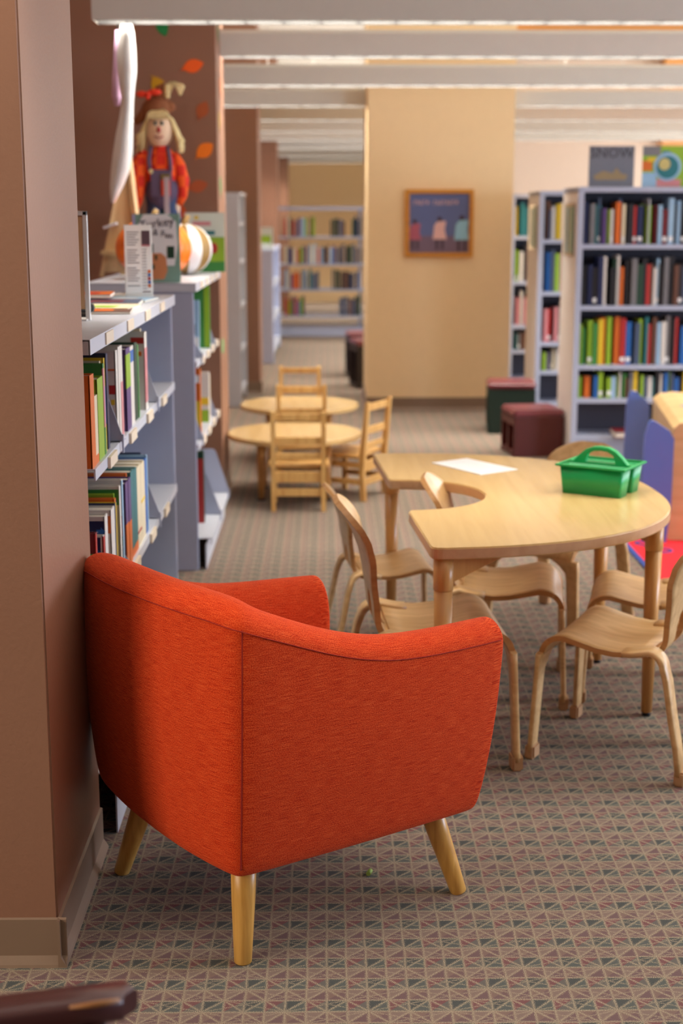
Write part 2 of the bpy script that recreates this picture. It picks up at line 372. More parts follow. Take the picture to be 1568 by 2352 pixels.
# ------------------------------------------------------------------ armchair
def armchair():
    O = (-.095, 3.056); ang = R(32.8)
    root = empty('armchair', (O[0], O[1], 0), ang, 'orange-red fabric tub armchair on splayed wooden legs beside the brown pier', 'armchair')
    zb = .205
    # control stations along the outer plan: (bx,by, tx,ty, seam_z)
    half = [(.300, -.300, .350, -.330, .612), (.22, -.303, .24, -.343, .614), (.10, -.306, .10, -.350, .618), (0, -.308, .0, -.351, .632),
            (-.10, -.309, -.10, -.349, .661), (-.20, -.309, -.20, -.345, .700), (-.262, -.308, -.262, -.340, .724), (-.292, -.303, -.296, -.332, .737), (-.306, -.286, -.314, -.312, .742),
            (-.318, -.23, -.330, -.25, .746), (-.332, -.14, -.352, -.155, .747), (-.338, -.05, -.362, -.055, .745)]
    def far(a, b, c, d, e):     # left half of the body, measured a little wider
        k = -d/.335; f = (c+.31)/.66
        return (a-.018*k-.045*k*f, -b*(1.09-.0*f), c-.018*k-.055*k*f, -d*(1.17-.05*f), e-.024*k)
    st = half + [far(*h) for h in half[::-1]]
    nrm = []
    for i in range(len(st)):
        a = Vector(st[max(i-1, 0)][2:4]); b = Vector(st[min(i+1, len(st)-1)][2:4]); t = (b-a).normalized(); n = Vector((t.y, -t.x))
        if n.dot(Vector(st[i][2:4])) < 0: n = -n
        nrm.append(Vector((0, -1)) if i == 0 else (Vector((0, 1)) if i == len(st)-1 else n))
    nin = []
    for i in range(len(st)):
        w = Vector((0, 0))
        for j in range(-5, 6):
            w += nrm[min(max(i+j, 0), len(st)-1)]*(6-abs(j))
        nin.append(w.normalized())
    def ring(i):
        bx, by, tx, ty, zs = st[i]
        n = nrm[i]; m_ = nin[i]
        P = []
        B = Vector((bx, by)); T = Vector((tx, ty))
        P.append((B - m_*.10, zb+.004)); P.append((B - n.lerp(m_, .4)*.030, zb))
        P.append((B - n*.008, zb+.006)); 
        for t_ in (.05, .2, .4, .6, .8, .95):
            q = B.lerp(T, t_**.8) + n*(.012*math.sin(math.pi*t_)); P.append((q, zb + (zs-zb)*t_))
        P.append((T, zs))                                     # seam
        P.append((T - n.lerp(m_, .3)*.008, zs+.020)); P.append((T - n.lerp(m_, .7)*.032, zs+.038)); P.append((T - m_*.062, zs+.041)); P.append((T - m_*.092, zs+.026))
        P.append((T - m_*.112, zs-.008)); P.append((T - m_*.120, zs-.06)); P.append((T-m_*.115, .46)); P.append((B - m_*.10, .38))
        return P
    rings = [ring(i) for i in range(len(st))]
    bm = bmesh.new(); uvl = bm.loops.layers.uv.new('UVMap')
    V = [[bm.verts.new((p.x, p.y, z)) for p, z in rg] for rg in rings]
    n = len(rings[0]); SEAM = 9
    def vlen(i):
        out = [0]
        for j in range(1, n):
            (p, z), (q, w) = rings[i][j-1], rings[i][j]; out.append(out[-1] + math.sqrt((p-q).length**2 + (z-w)**2))
        return [o_ - out[SEAM] for o_ in out]
    vl = [vlen(i) for i in range(len(st))]
    ul = [0]
    for i in range(1, len(st)): ul.append(ul[-1] + (Vector(st[i][2:4]) - Vector(st[i-1][2:4])).length)
    def face(vv, uvs):
        f = bm.faces.new(vv); f.smooth = True
        for lp, t in zip(f.loops, uvs): lp[uvl].uv = t
        return f
    for i in range(len(st)-1):
        for j in range(n):
            k = (j+1) % n
            va = vl[i][j]; vb = vl[i][k] if k else vl[i][j]+.2
            vc = vl[i+1][k] if k else vl[i+1][j]+.2; vd = vl[i+1][j]
            zf = lambda ii, jj: rings[ii][jj][1]
            if j < SEAM: va, vb, vc, vd = zf(i, j), zf(i, k), zf(i+1, k), zf(i+1, j)   # panels run with the height
            face([V[i][j], V[i][k], V[i+1][k], V[i+1][j]], [(ul[i], va), (ul[i], vb), (ul[i+1], vc), (ul[i+1], vd)])
    for i, sgn in ((0, -1), (len(st)-1, 1)):
        cx = sum(v.co.x for v in V[i])/n; cy = sum(v.co.y for v in V[i])/n; cz = sum(v.co.z for v in V[i])/n
        prev = V[i]
        for s, dx in ((.97, .008), (.86, .013), (.5, .015)):
            cur = [bm.verts.new((v.co.x+dx, cy+(v.co.y-cy)*(s if s > .9 else s), cz+(v.co.z-cz)*(1-(1-s)*.3 if s > .8 else s))) for v in V[i]]
            for j in range(n):
                k = (j+1) % n; q = [prev[j], prev[k], cur[k], cur[j]]
                face(q, [(v.co.y, v.co.z) for v in q])
            prev = cur
        face(prev, [(v.co.y, v.co.z) for v in prev])
    sh = fin('upholstered_shell', bm, M_fab, root); subsurf(sh, 2)
    # seat box and cushion
    def soft(name, x0, x1, y0, y1, z0, z1, bev):
        bm = bmesh.new(); box(bm, x0, x1, y0, y1, z0, z1); uvl = bm.loops.layers.uv.new('UVMap')
        bmesh.ops.bevel(bm, geom=bm.edges[:], offset=bev, segments=4, profile=.5, affect='EDGES')
        for f in bm.faces:
            f.smooth = True
            for lp in f.loops:
                c = lp.vert.co; nn = f.normal
                lp[uvl].uv = (c.x, c.y) if abs(nn.z) > .6 else ((c.y, c.z) if abs(nn.x) > .6 else (c.x, c.z))
        return fin(name, bm, M_fab, root)
    soft('seat_base', -.24, .295, -.215, .215, zb+.004, .37, .02)
    c = soft('seat_cushion', -.235, .31, -.222, .222, .345, .47, .035)
    # seams
    def piping(name, pts, r, m, par):
        bm = bmesh.new(); tube(bm, pts, r, 6); return fin(name, bm, m, par)
    pts = []
    for i in range(len(st)):
        p, z = rings[i][SEAM]; pts.append((p.x, p.y, z-.001))
    # smooth the seam line the same way the surface is smoothed
    def smooth(P):
        for _ in range(2):
            Q = [P[0]]
            for a, b in zip(P, P[1:]): Q += [tuple(x*.75+y*.25 for x, y in zip(a, b)), tuple(x*.25+y*.75 for x, y in zip(a, b))]
            P = Q + [P[-1]]
        return P
    c0 = (sum(p[0] for p in pts)/len(pts), 0)
    piping('top_seam', smooth(pts), .0011, M_seam, sh)
    for idx in (7, len(st)-8):
        a = [rings[idx][j] for j in range(3, SEAM+1)]
        nn = Vector((-.6, -.8 if idx == 7 else .8)).normalized()
        P = [(p.x-nn.x*.0045, p.y-nn.y*.0045, z) for p, z in a]
        piping('corner_seam', smooth(P), .0020, M_seam, sh)
        low = [q for q in P if q[2] < .5]
        piping('corner_seam', [(x+.010, y, z) for x, y, z in low], .0012, M_seam, sh)
    for (fx, fy) in ((-.263, -.257), (.303, -.257), (-.300, .258), (.270, .258)):
        bm = bmesh.new()
        top = (fx*.80, fy*.80, .235); r0, r1 = .0275, .0185
        if fx == -.263: top = (fx*.965, fy*.975, .235)
        P = [(fx + (top[0]-fx)*t, fy + (top[1]-fy)*t, .235*t) for t in (.0, .012, .3, .6, 1)]
        tube(bm, P, [r1*.9, r1, r1+(r0-r1)*.35, r1+(r0-r1)*.7, r0], 24)
        fin('leg', bm, M_armleg, root)
armchair()

# ------------------------------------------------------------------ bentwood children's chairs
def ribbon(bm, st, th, e=.004):
    # st: list of (centre, half width vector, normal); box section with eased edges
    rings = []
    for c, w, n in st:
        c = Vector(c); w = Vector(w); n = Vector(n).normalized(); wl = w.length; wd = w.normalized() if wl > 1e-6 else Vector((0, 1, 0))
        h = th/2; ee = min(e, wl*.5)
        pts = [(-wl+ee, -h), (wl-ee, -h), (wl, -h+ee), (wl, h-ee), (wl-ee, h), (-wl+ee, h), (-wl, h-ee), (-wl, -h+ee)]
        rings.append([bm.verts.new(c + wd*a + n*b) for a, b in pts])
    k = len(rings[0])
    for i in range(len(rings)-1):
        for j in range(k):
            f = bm.faces.new([rings[i][j], rings[i][(j+1) % k], rings[i+1][(j+1) % k], rings[i+1][j]]); f.smooth = True
    bm.faces.new(rings[0][::-1]); bm.faces.new(rings[-1])
def arc(cx, cz, r, a0, a1, n):
    return [(cx + r*math.cos(R(a0+(a1-a0)*i/n)), cz + r*math.sin(R(a0+(a1-a0)*i/n))) for i in range(n+1)]
def pathnorm(P):
    out = []
    for i in range(len(P)):
        a = P[max(i-1, 0)]; b = P[min(i+1, len(P)-1)]; t = Vector((b[0]-a[0], 0, b[1]-a[1])).normalized(); out.append(Vector((-t.z, 0, t.x)))
    return out
CH = .36
def bent_chair():
    root = empty('bentwood_chair', (0, 0, 0), 0)
    th = .015
    # seat: dished sheet that rolls over at the front
    P = [(-.115, CH-.012), (-.07, CH-.020), (-.02, CH-.024), (.03, CH-.020), (.08, CH-.009), (.120, CH)]
    P += arc(.128, CH-.060, .060, 86, 6, 9)
    N = pathnorm(P)
    bm = bmesh.new()
    st = []
    for i, (p, n) in enumerate(zip(P, N)):
        w = .176 + .006*math.sin(i/len(P)*math.pi) - (.0 if i < 10 else .004)
        st.append(((p[0], 0, p[1]), (0, w, 0), n))
    # dished cross-section: use several strips across
    cols = 13; top = []; bot = []
    for c, w, n in st:
        c = Vector(c); W_ = w[1]; rt = []; rb = []
        for k in range(cols):
            t = -1 + 2*k/(cols-1); dz = -.008*(1-t*t)*(1 if c.z > CH-.03 else .2)
            q = c + Vector((0, t*W_, dz)); rt.append(bm.verts.new(q + n*th/2)); rb.append(bm.verts.new(q - n*th/2))
        top.append(rt); bot.append(rb)
    for i in range(len(st)-1):
        for k in range(cols-1):
            for g, rev in ((top, 0), (bot, 1)):
                q = [g[i][k], g[i][k+1], g[i+1][k+1], g[i+1][k]]; f = bm.faces.new(q[::-1] if rev else q); f.smooth = True
        for k in (0, cols-1):
            q = [top[i][k], top[i+1][k], bot[i+1][k], bot[i][k]]; f = bm.faces.new(q); f.material_index = 1
    for i in (0, len(st)-1):
        for k in range(cols-1):
            f = bm.faces.new([top[i][k], top[i][k+1], bot[i][k+1], bot[i][k]]); f.material_index = 1
    # small oval screw recess
    fin('seat', bm, [M_wood, M_edge], root)
    x_e, z_e = P[-1]
    for s in (-1, 1):
        # front leg: arches out of the rolled edge
        bm = bmesh.new(); st = []
        for t in [i/12 for i in range(13)]:
            z = z_e + .004 - (z_e+.004-.026)*t
            w = .026 + .034*max(0, 1-t*5.0)**1.7 - .004*t
            y = s*(.172 - (w-.026) + .016*t)
            st.append(((x_e+.001+.012*t, y, z), (0, w, 0), (1, 0, .05)))
        ribbon(bm, st, th+.001)
        lg = fin('leg', bm, M_wood, root)
        bm = bmesh.new(); box(bm, x_e-.001, x_e+.028, s*.188-.0245, s*.188+.0245, 0, .042)
        bmesh.ops.bevel(bm, geom=bm.edges[:], offset=.005, segments=2, affect='EDGES')
        fin('rubber_foot', bm, M_cap, lg)
        # rear leg: strap from the seat edge over and down, splayed backwards
        bm = bmesh.new()
        Q = [(-.045, CH-.021), (-.075, CH-.017), (-.105, CH-.010)] + arc(-.120, CH-.052, .046, 92, 168, 6) + [(-.176, CH-.075), (-.195, CH-.18), (-.213, .10), (-.2235, .028)]
        NN = pathnorm(Q); L = len(Q); st = []
        for i, (q, n) in enumerate(zip(Q, NN)):
            t = max(0, (i-3)/(L-4))
            st.append(((q[0], s*(.155 + .032*t), q[1]), (0, .0245 + .004*(1-t), 0), -n))
        ribbon(bm, st, th+.002)
        lg = fin('leg', bm, M_wood, root)
        bm = bmesh.new(); box(bm, -.243, -.212, s*.188-.023, s*.188+.023, 0, .042)
        bmesh.ops.bevel(bm, geom=bm.edges[:], offset=.005, segments=2, affect='EDGES')
        fin('rubber_foot', bm, M_cap, lg)
    # backrest with oval opening at its root
    B = [(-.030, CH-.034), (-.06, CH-.036), (-.085, CH-.034)] + arc(-.092, CH+.022, .056, -85, -172, 8) + [(-.153, CH+.07), (-.158, CH+.11), (-.162, CH+.15), (-.166, CH+.19), (-.176, CH+.23), (-.190, CH+.26), (-.206, CH+.285), (-.218, CH+.302), (-.225, CH+.312), (-.228, CH+.316)]
    NB = pathnorm(B); L = len(B)
    arcl = [0]
    for i in range(1, L): arcl.append(arcl[-1] + math.hypot(B[i][0]-B[i-1][0], B[i][1]-B[i-1][1]))
    tot = arcl[-1]
    bm = bmesh.new()
    def hw(s_):
        w = .118 if s_ < .16 else .118 + .048*min(1, (s_-.16)/.14)
        d = tot - s_
        if d < .10: w *= max(.30, math.sqrt(max(0, 1-((.10-d)/.104)**2)))
        return w
    def hole(s_):
        a = (s_-.150)/.055
        return .042*math.sqrt(max(0, 1-a*a)) if abs(a) < 1 else 0
    C = 6
    fine = []
    for i in range(L-1):
        k = 3
        for j in range(k):
            t = j/k; fine.append((arcl[i]+(arcl[i+1]-arcl[i])*t, B[i][0]+(B[i+1][0]-B[i][0])*t, B[i][1]+(B[i+1][1]-B[i][1])*t, NB[i].lerp(NB[i+1], t).normalized()))
    fine.append((tot, B[-1][0], B[-1][1], NB[-1]))
    for sd in (-1, 1):
        T = []; Bo = []
        for s_, x, z, n in fine:
            h = hole(s_); w = hw(s_); rt = []; rb = []
            for c in range(C+1):
                y = sd*(h + (w-h)*c/C); bow = -.020*(1-(y/.17)**2)*min(1, max(0, (s_-.2)/.15))
                q = Vector((x+bow, y, z)); rt.append(bm.verts.new(q+n*th/2)); rb.append(bm.verts.new(q-n*th/2))
            T.append((rt, h)); Bo.append(rb)
        for i in range(len(fine)-1):
            for c in range(C):
                for g, rev in ((T, 0), (Bo, 1)):
                    a = g[i][0] if g is T else g[i]; b = g[i+1][0] if g is T else g[i+1]
                    f = bm.faces.new([a[c], a[c+1], b[c+1], b[c]]); f.smooth = True
            f = bm.faces.new([T[i][0][C], T[i+1][0][C], Bo[i+1][C], Bo[i][C]]); f.material_index = 1
            if T[i][1] > 0 or T[i+1][1] > 0:
                f = bm.faces.new([T[i][0][0], T[i+1][0][0], Bo[i+1][0], Bo[i][0]]); f.material_index = 1
        for i in (0, -1):
            for c in range(C):
                f = bm.faces.new([T[i][0][c], T[i][0][c+1], Bo[i][c+1], Bo[i][c]]); f.material_index = 1
    bmesh.ops.remove_doubles(bm, verts=bm.verts, dist=1e-5)
    fin('backrest', bm, [M_wood, M_edge], root)
    return root
proto = bent_chair()
chairs = [  # x, y, angle, scale, label
    (.205, 4.88, 7, .88, 'bentwood chair left of the curved table, furthest left behind the orange armchair'),
    (.292, 3.930, 4, 1.09, 'bentwood chair at the near tip of the curved table, directly beyond the armchair'),
    (.560, 4.452, -8, 1.03, 'bentwood chair tucked into the notch of the curved table, backrest rising through it'),
    (.862, 5.170, 230, .98, 'bentwood chair on the far side of the curved table, backrest behind the green caddy'),
    (.850, 3.895, 151, 1.0, 'bentwood chair nearest the right edge in front, whole seat and front legs visible'),
    (1.035, 4.425, 166, .95, 'bentwood chair behind the front right one, its seat half hidden by a table leg')]
for i, (x, y, a, s, lab) in enumerate(chairs):
    o = proto if i == 0 else copy_tree(proto)
    o.location = (x, y, 0); o.rotation_euler = (0, 0, R(a)); o.scale = (s, s, s)
    tag(o, lab, 'chair', 'bentwood chairs around the curved table')

# ------------------------------------------------------------------ curved activity table
TZ = .65
def curved_table():
    root = empty('activity_table', (.60, 4.42, 0), 0, 'maple topped curved activity table with a round notch on its left side', 'table')
    e = Vector((-.0713, .9975)); n = Vector((.9975, .0713)); M = Vector((.222, 4.434))
    a, b, p = .765, .835, 2.35
    pts = []
    # outer curve from the near tip round to the far tip
    K = 60
    for i in range(K+1):
        th = -math.pi/2 + math.pi*i/K
        ee = a*math.copysign(abs(math.sin(th))**(2/p), math.sin(th)); nn = b*abs(math.cos(th))**(2/p)
        pts.append(M + e*ee + n*nn)
    # far tip to notch, notch, near tip
    nc = -.02; rw = .245; rd = .275
    q = []
    for i in range(31):
        th = math.pi/2 - math.pi*i/30
        q.append(M + e*(nc + rw*math.sin(th)) + n*(rd*math.cos(th)**.9 if math.cos(th) > 0 else 0))
    pts += q
    # round every corner a little
    P = [Vector(v) for v in pts]
    out = []
    for i, v in enumerate(P):
        a_ = P[i-1]; c_ = P[(i+1) % len(P)]
        d1 = (v-a_); d2 = (c_-v)
        if d1.length < 1e-6: continue
        if d2.length > 1e-6 and d1.normalized().dot(d2.normalized()) < .75:
            r = .03
            A = v - d1.normalized()*min(r, d1.length*.45); C = v + d2.normalized()*min(r, d2.length*.45)
            for t in (0, .25, .5, .75, 1): out.append(A*(1-t)**2 + v*2*t*(1-t) + C*t*t)
        else: out.append(v)
    rel = [(v.x-.60, v.y-4.42) for v in out]
    bm = bmesh.new(); prism(bm, rel, 'z', TZ-.033, TZ)
    bmesh.ops.recalc_face_normals(bm, faces=bm.faces)
    for f in bm.faces: f.material_index = 0 if f.normal.z > .5 else 1
    ed = [x for x in bm.edges if abs(x.verts[0].co.z-x.verts[1].co.z) < 1e-5]
    bmesh.ops.bevel(bm, geom=ed, offset=.0035, segments=2, affect='EDGES')
    fin('tabletop', bm, [M_woodt, M_woodtedge], root)
    for (x, y, dx, dy) in ((.312, 3.708, .14, .05), (.985, 4.17, -.09, .09), (.93, 4.70, -.10, -.03), (.235, 5.08, .10, -.10)):
        bm = bmesh.new(); x -= .60; y -= 4.42
        tube(bm, [(x, y, .012), (x, y, .3), (x, y, TZ-.125)], [.0165, .022, .0255], 20)
        lg = fin('leg', bm, M_legw, root)
        bm = bmesh.new(); tube(bm, [(x, y, TZ-.125), (x, y, TZ-.12), (x, y, TZ-.0335)], [.0255, .0275, .0275], 20)
        L = math.hypot(dx, dy); ux, uy = dx/L, dy/L
        # curved gusset under the top
        prof = [(.01, TZ-.0335), (.165, TZ-.0335), (.165, TZ-.043), (.12, TZ-.060), (.06, TZ-.085), (.02, TZ-.10), (.01, TZ-.10)]
        A = [bm.verts.new((x+ux*u-uy*.018, y+uy*u+ux*.018, z)) for u, z in prof]; Bv = [bm.verts.new((x+ux*u+uy*.018, y+uy*u-ux*.018, z)) for u, z in prof]
        bm.faces.new(A); bm.faces.new(Bv[::-1])
        for i in range(len(prof)): bm.faces.new([A[i], Bv[i], Bv[(i+1) % len(prof)], A[(i+1) % len(prof)]])
        fin('leg_bracket', bm, M_legw, lg)
        bm = bmesh.new(); tube(bm, [(x, y, 0), (x, y, .014)], [.013, .014], 16); fin('glide', bm, M_black, lg)
M_woodtedge = wood('maple_edge', (198, 152, 110), (208, 164, 122), .4, 1, 4)
curved_table()

# sheet of paper and green caddy on the table
bm = bmesh.new(); 
cs = [(.364, 5.008), (.502, 5.071), (.663, 4.854), (.497, 4.731)]
cs = [(.372, 4.985), (.506, 5.075), (.660, 4.850), (.520, 4.750)]
prism(bm, cs, 'z', TZ+.0003, TZ+.0022)
tag(fin('paper_sheet', bm, M_paper), 'blank white sheet of paper lying on the curved table near its far edge', 'paper')

def caddy():
    # local: X along length, Y across; near long side at -Y
    p0 = Vector((.733, 4.437)); p1 = Vector((.905, 4.329)); ang = math.atan2(p1.y-p0.y, p1.x-p0.x)
    ux = Vector((math.cos(ang), math.sin(ang))); uy = Vector((-ux.y, ux.x))
    L, D, H = .215, .182, .094
    c = p0 + ux*L/2 + uy*D/2
    root = empty('storage_caddy', (c.x, c.y, TZ), ang, 'green plastic caddy with two bins and a centre handle on the curved table', 'caddy')
    def tub(y0, y1):
        bm = bmesh.new(); t = .003; g = .010
        def rr(x0, x1, ya, yb, z, r=.012):
            P = []
            for cx, cy, a0 in ((x1-r, ya+r, -90), (x1-r, yb-r, 0), (x0+r, yb-r, 90), (x0+r, ya+r, 180)):
                for k in range(5): a = R(a0+90*k/4); P.append(bm.verts.new((cx+r*math.cos(a), cy+r*math.sin(a), z)))
            return P
        rgs = [rr(-L/2+g, L/2-g, y0+.006, y1-.006, 0), rr(-L/2+.001, L/2-.001, y0, y1, H-.006), rr(-L/2+t, L/2-t, y0+t, y1-t, H-.006), rr(-L/2+g+t, L/2-g-t, y0+.008, y1-.008, t)]
        for a, b in zip(rgs, rgs[1:]):
            for i in range(20):
                f = bm.faces.new([a[i], a[(i+1) % 20], b[(i+1) % 20], b[i]]); f.smooth = True
        bm.faces.new(rgs[0][::-1]); bm.faces.new(rgs[-1])
        return fin('bin', bm, M_green, root)
    tub(-D/2, -.012); tub(.012, D/2)
    bm = bmesh.new()
    for x0, x1, y0, y1 in ((-L/2-.009, L/2+.009, -D/2-.009, -D/2+.002), (-L/2-.009, L/2+.009, D/2-.002, D/2+.009), (-L/2-.009, -L/2+.002, -D/2, D/2), (L/2-.002, L/2+.009, -D/2, D/2), (-L/2, L/2, -.014, .014)):
        box(bm, x0, x1, y0, y1, H-.006, H)
    bmesh.ops.bevel(bm, geom=bm.edges[:], offset=.0015, segments=2, affect='EDGES')
    fin('rim', bm, M_green, root)
    # handle: arch with a slot
    bm = bmesh.new()
    outr = [(-.092, H-.001), (-.075, H+.018), (-.05, H+.040), (-.025, H+.050), (0, H+.052), (.025, H+.050), (.05, H+.040), (.075, H+.018), (.092, H-.001)]
    inn = [(-.050, H-.001), (-.048, H+.012), (-.042, H+.026), (-.022, H+.036), (0, H+.038), (.022, H+.036), (.042, H+.026), (.048, H+.012), (.050, H-.001)]
    w = .012
    for y, rev in ((-w, 0), (w, 1)):
        A = [bm.verts.new((a, y, b)) for a, b in outr]; B = [bm.verts.new((a, y, b)) for a, b in inn]
        for i in range(8):
            bm.faces.new([A[i], A[i+1], B[i+1], B[i]])
        if rev == 0: A0, B0 = A, B
    for i in range(8):
        bm.faces.new([A0[i], A0[i+1], A[i+1], A[i]]); bm.faces.new([B0[i], B0[i+1], B[i+1], B[i]])
    h = fin('handle', bm, M_green, root); subsurf(h, 0, .003)
caddy()

# ------------------------------------------------------------------ metal bookcases on the left, with books
def books_rng(seed): return random.Random(seed)
PAL = {'red': (176, 40, 36), 'dark red': (112, 24, 30), 'orange': (214, 104, 30), 'yellow': (220, 186, 40), 'green': (58, 132, 60), 'dark green': (24, 62, 42), 'lime': (140, 176, 40),
       'teal': (36, 112, 118), 'blue': (32, 96, 170), 'navy': (28, 38, 78), 'purple': (88, 62, 118), 'pink': (204, 132, 136), 'white': (214, 208, 200), 'cream': (222, 208, 176),
       'grey': (118, 116, 118), 'black': (28, 26, 30), 'brown': (98, 62, 44), 'pale blue': (150, 184, 210), 'slate': (70, 84, 110)}
def cmat(n): return mat('cover_' + n.replace(' ', '_'), PAL[n], .45)
def book(name, loc, t, d, h, rz, cov, label, group=None, tilt=0, detail=False, sticker=True, band=None):
    """spine faces local +X at x=0; thickness along Y, from y=0 to t"""
    c = .0022 if detail else .002
    bm = bmesh.new()
    box(bm, -d, 0, 0, c, 0, h); box(bm, -d, 0, t-c, t, 0, h); box(bm, -c, .0015, 0, t, 0, h)
    if not detail: box(bm, -d+.006, -c, c, t-c, .004, h-.005, 1)
    if sticker: box(bm, -.001, .0022, t*.08, t*.92, .018, .045, 2)
    if band: box(bm, -.001, .0020, -.0002, t+.0002, h*band[0], h*band[1], 3)
    ms = [cmat(cov), M_page, M_white] + ([cmat(band[2])] if band else [])
    o = fin(name, bm, ms)
    if detail:
        bxo('pages', -d+.006, -c, c, t-c, .004, h-.005, M_page, o)
    M = Matrix.Translation(loc) @ Matrix.Rotation(rz, 4, 'Z') @ Matrix.Rotation(tilt, 4, 'X')
    if tilt < 0: M = Matrix.Translation(loc) @ Matrix.Rotation(rz, 4, 'Z') @ Matrix.Translation((0, 0, t*math.sin(-tilt))) @ Matrix.Rotation(tilt, 4, 'X')
    o.matrix_world = M
    tag(o, label, 'book', group)
    return o

XF = -.56
def left_case(y0, y1, zs, depth, label, base_x, ends=True, top=1.235, labels=4, openend=0):
    root = empty('bookcase', (XF, (y0+y1)/2, 0), 0, label, 'bookcase', 'low metal bookcases along the left wall')
    Y0 = y0-(y0+y1)/2; Y1 = -Y0; d = depth
    # end panels
    for s in (0, 1):
        if s and openend: continue
        a, b = (Y0, Y0+.03) if s == 0 else (Y1-.03, Y1)
        bm = bmesh.new(); box(bm, -d, -.05 if (s == 0 and y0 < 4) else 0.002, a, b, 0, top-.035)
        bmesh.ops.bevel(bm, geom=bm.edges[:], offset=.004, segments=2, affect='EDGES')
        fin('end_panel', bm, M_shelf, root)
    # canopy: tray with a folded lip
    bm = bmesh.new(); prism(bm, [(-d, top-.004), (.010, top-.004), (.010, top-.036), (.014, top-.036), (.014, top), (-d, top)], 'y', Y0-.004, Y1+.004)
    box(bm, -d, .012, Y0-.004, Y0, top-.036, top-.002); box(bm, -d, .012, Y1, Y1+.004, top-.036, top-.002)
    cn = fin('canopy_top', bm, M_shelfw, root)
    YE = Y1-openend
    if openend: bxo('rear_post', -d+.02, -d+.06, YE-.05, YE, 0, top-.036, M_shelf, root)
    for k, z in enumerate(zs):
        bx = base_x if k == len(zs)-1 else 0.010
        bm = bmesh.new(); prism(bm, [(-d+.02, z-.018), (-d+.02, z), (bx, z), (bx, z-.028), (bx-.004, z-.028), (bx-.004, z-.004), (-d+.024, z-.004)], 'y', Y0+.031, YE-.031)
        if k == len(zs)-1: box(bm, bx-.03, bx-.026, Y0+.031, YE-.031, 0, z-.028)
        fin('shelf', bm, M_shelfw, root)
    if not openend: bm = bmesh.new(); box(bm, -d, -d+.004, Y0, Y1, .05, top-.036); fin('back_panel', bm, M_shelf, root)
    # cream label holders clipped on the shelf lips
    for z in [top] + list(zs[:-1]):
        for k in range(labels):
            y = Y0 + .22 + (Y1-Y0-.3)*k/labels
            bm = bmesh.new(); box(bm, .0105 if z != top else .0145, .018, y, y+.12, z-.032, z-.003)
            fin('label_holder', bm, M_tagc, root)
    return root
def divider(x, y, z, lab, h=.21, d=.25, front=.015):
    bm = bmesh.new()
    P = [(-d, 0), (front, 0), (front, .02), (-.045, h-.012), (-.055, h), (-.07, h+.002), (-d, h+.002)]
    prism(bm, P, 'y', -.0015, .0015); box(bm, -d, front+.004, -.0015, .05, 0, .0015)
    box(bm, front, front+.005, -.004, .004, -.03, .02)
    o = fin('shelf_divider', bm, M_shelf); o.location = (x, y, z+.0005)
    return tag(o, lab, 'shelf divider', 'grey metal shelf dividers')
left_case(3.30, 5.16, (.925, .55, .16), .45, 'near low blue-grey metal bookcase behind the front brown pier', .06)
left_case(6.00, 7.40, (.905, .55, .14), .45, 'second low blue-grey metal bookcase, under the scarecrow doll and pumpkins', .06, openend=.22)

def row(y, z, items, shelf, case, x=XF, rng=books_rng(3)):
    for i, it in enumerate(items):
        cov, t, h = it[:3]; opt = it[3] if len(it) > 3 else {}
        d = opt.get('d', .2); gap = opt.get('gap', .002); y = opt.get('y', y)
        o = book('book', (x - opt.get('back', 0), y, z), t, d, h, 0, cov,
                 opt.get('label') or '%s book, %s from the front, %s, %s' % (cov, ordn2[i], shelf, case),
                 'books on the left bookcases', opt.get('tilt', 0), True, opt.get('st', False), opt.get('band'))
        y += t + gap + (math.sin(abs(opt.get('tilt', 0)))*h if opt.get('tilt') else 0)
        opt_cb = opt.get('cb')
        if opt_cb: opt_cb(o, t, d, h)
    return y
ordn2 = ['first', 'second', 'third', 'fourth', 'fifth', 'sixth', 'seventh', 'eighth', 'ninth', 'tenth', 'eleventh', 'twelfth', 'thirteenth', 'fourteenth', 'fifteenth', 'sixteenth',
         'seventeenth', 'eighteenth', 'nineteenth', 'twentieth', 'twenty-first', 'twenty-second', 'twenty-third', 'twenty-fourth', 'twenty-fifth', 'twenty-sixth', 'twenty-seventh', 'twenty-eighth', 'twenty-ninth', 'thirtieth', 'thirty-first', 'thirty-second', 'thirty-third', 'thirty-fourth', 'thirty-fifth', 'thirty-sixth', 'thirty-seventh', 'thirty-eighth', 'thirty-ninth', 'fortieth']
def patch(x0, x1, z0, z1, m):      # printed area on the cover that faces the camera
    def cb(o, t, d, h):
        bm = bmesh.new(); box(bm, -d*x1, -d*x0, -.0008, .0002, h*z0, h*z1); fin('cover_print', bm, m, o)
    return cb
def multi(*c):
    def cb(o, t, d, h):
        for f in c: f(o, t, d, h)
    return cb
def words(s, size, fx, fz, m):
    def cb(o, t, d, h): text_mesh('title', s, size, m, o, (-d*fx, -.0014, h*fz), (R(90), 0, 0))
    return cb
def disc(fx, fz, r, m):
    def cb(o, t, d, h):
        bm = bmesh.new(); tube(bm, [(-d*fx, -.0016, h*fz), (-d*fx, -.0006, h*fz)], r, 20); fin('cover_print', bm, m, o)
    return cb
def arrow(fx, fz, s, m):
    def cb(o, t, d, h):
        x, z = -d*fx, h*fz; bm = bmesh.new()
        prism(bm, [(x-s, z-s*.45), (x, z-s*.45), (x, z-s), (x+s, z), (x, z+s), (x, z+s*.45), (x-s, z+s*.45)], 'y', -.0016, -.0009); fin('cover_print', bm, m, o)
    return cb
mN = cmat('navy'); mB = cmat('blue'); mG = cmat('green'); mR = cmat('red'); mO = cmat('orange'); mW = M_white; mY = cmat('yellow')
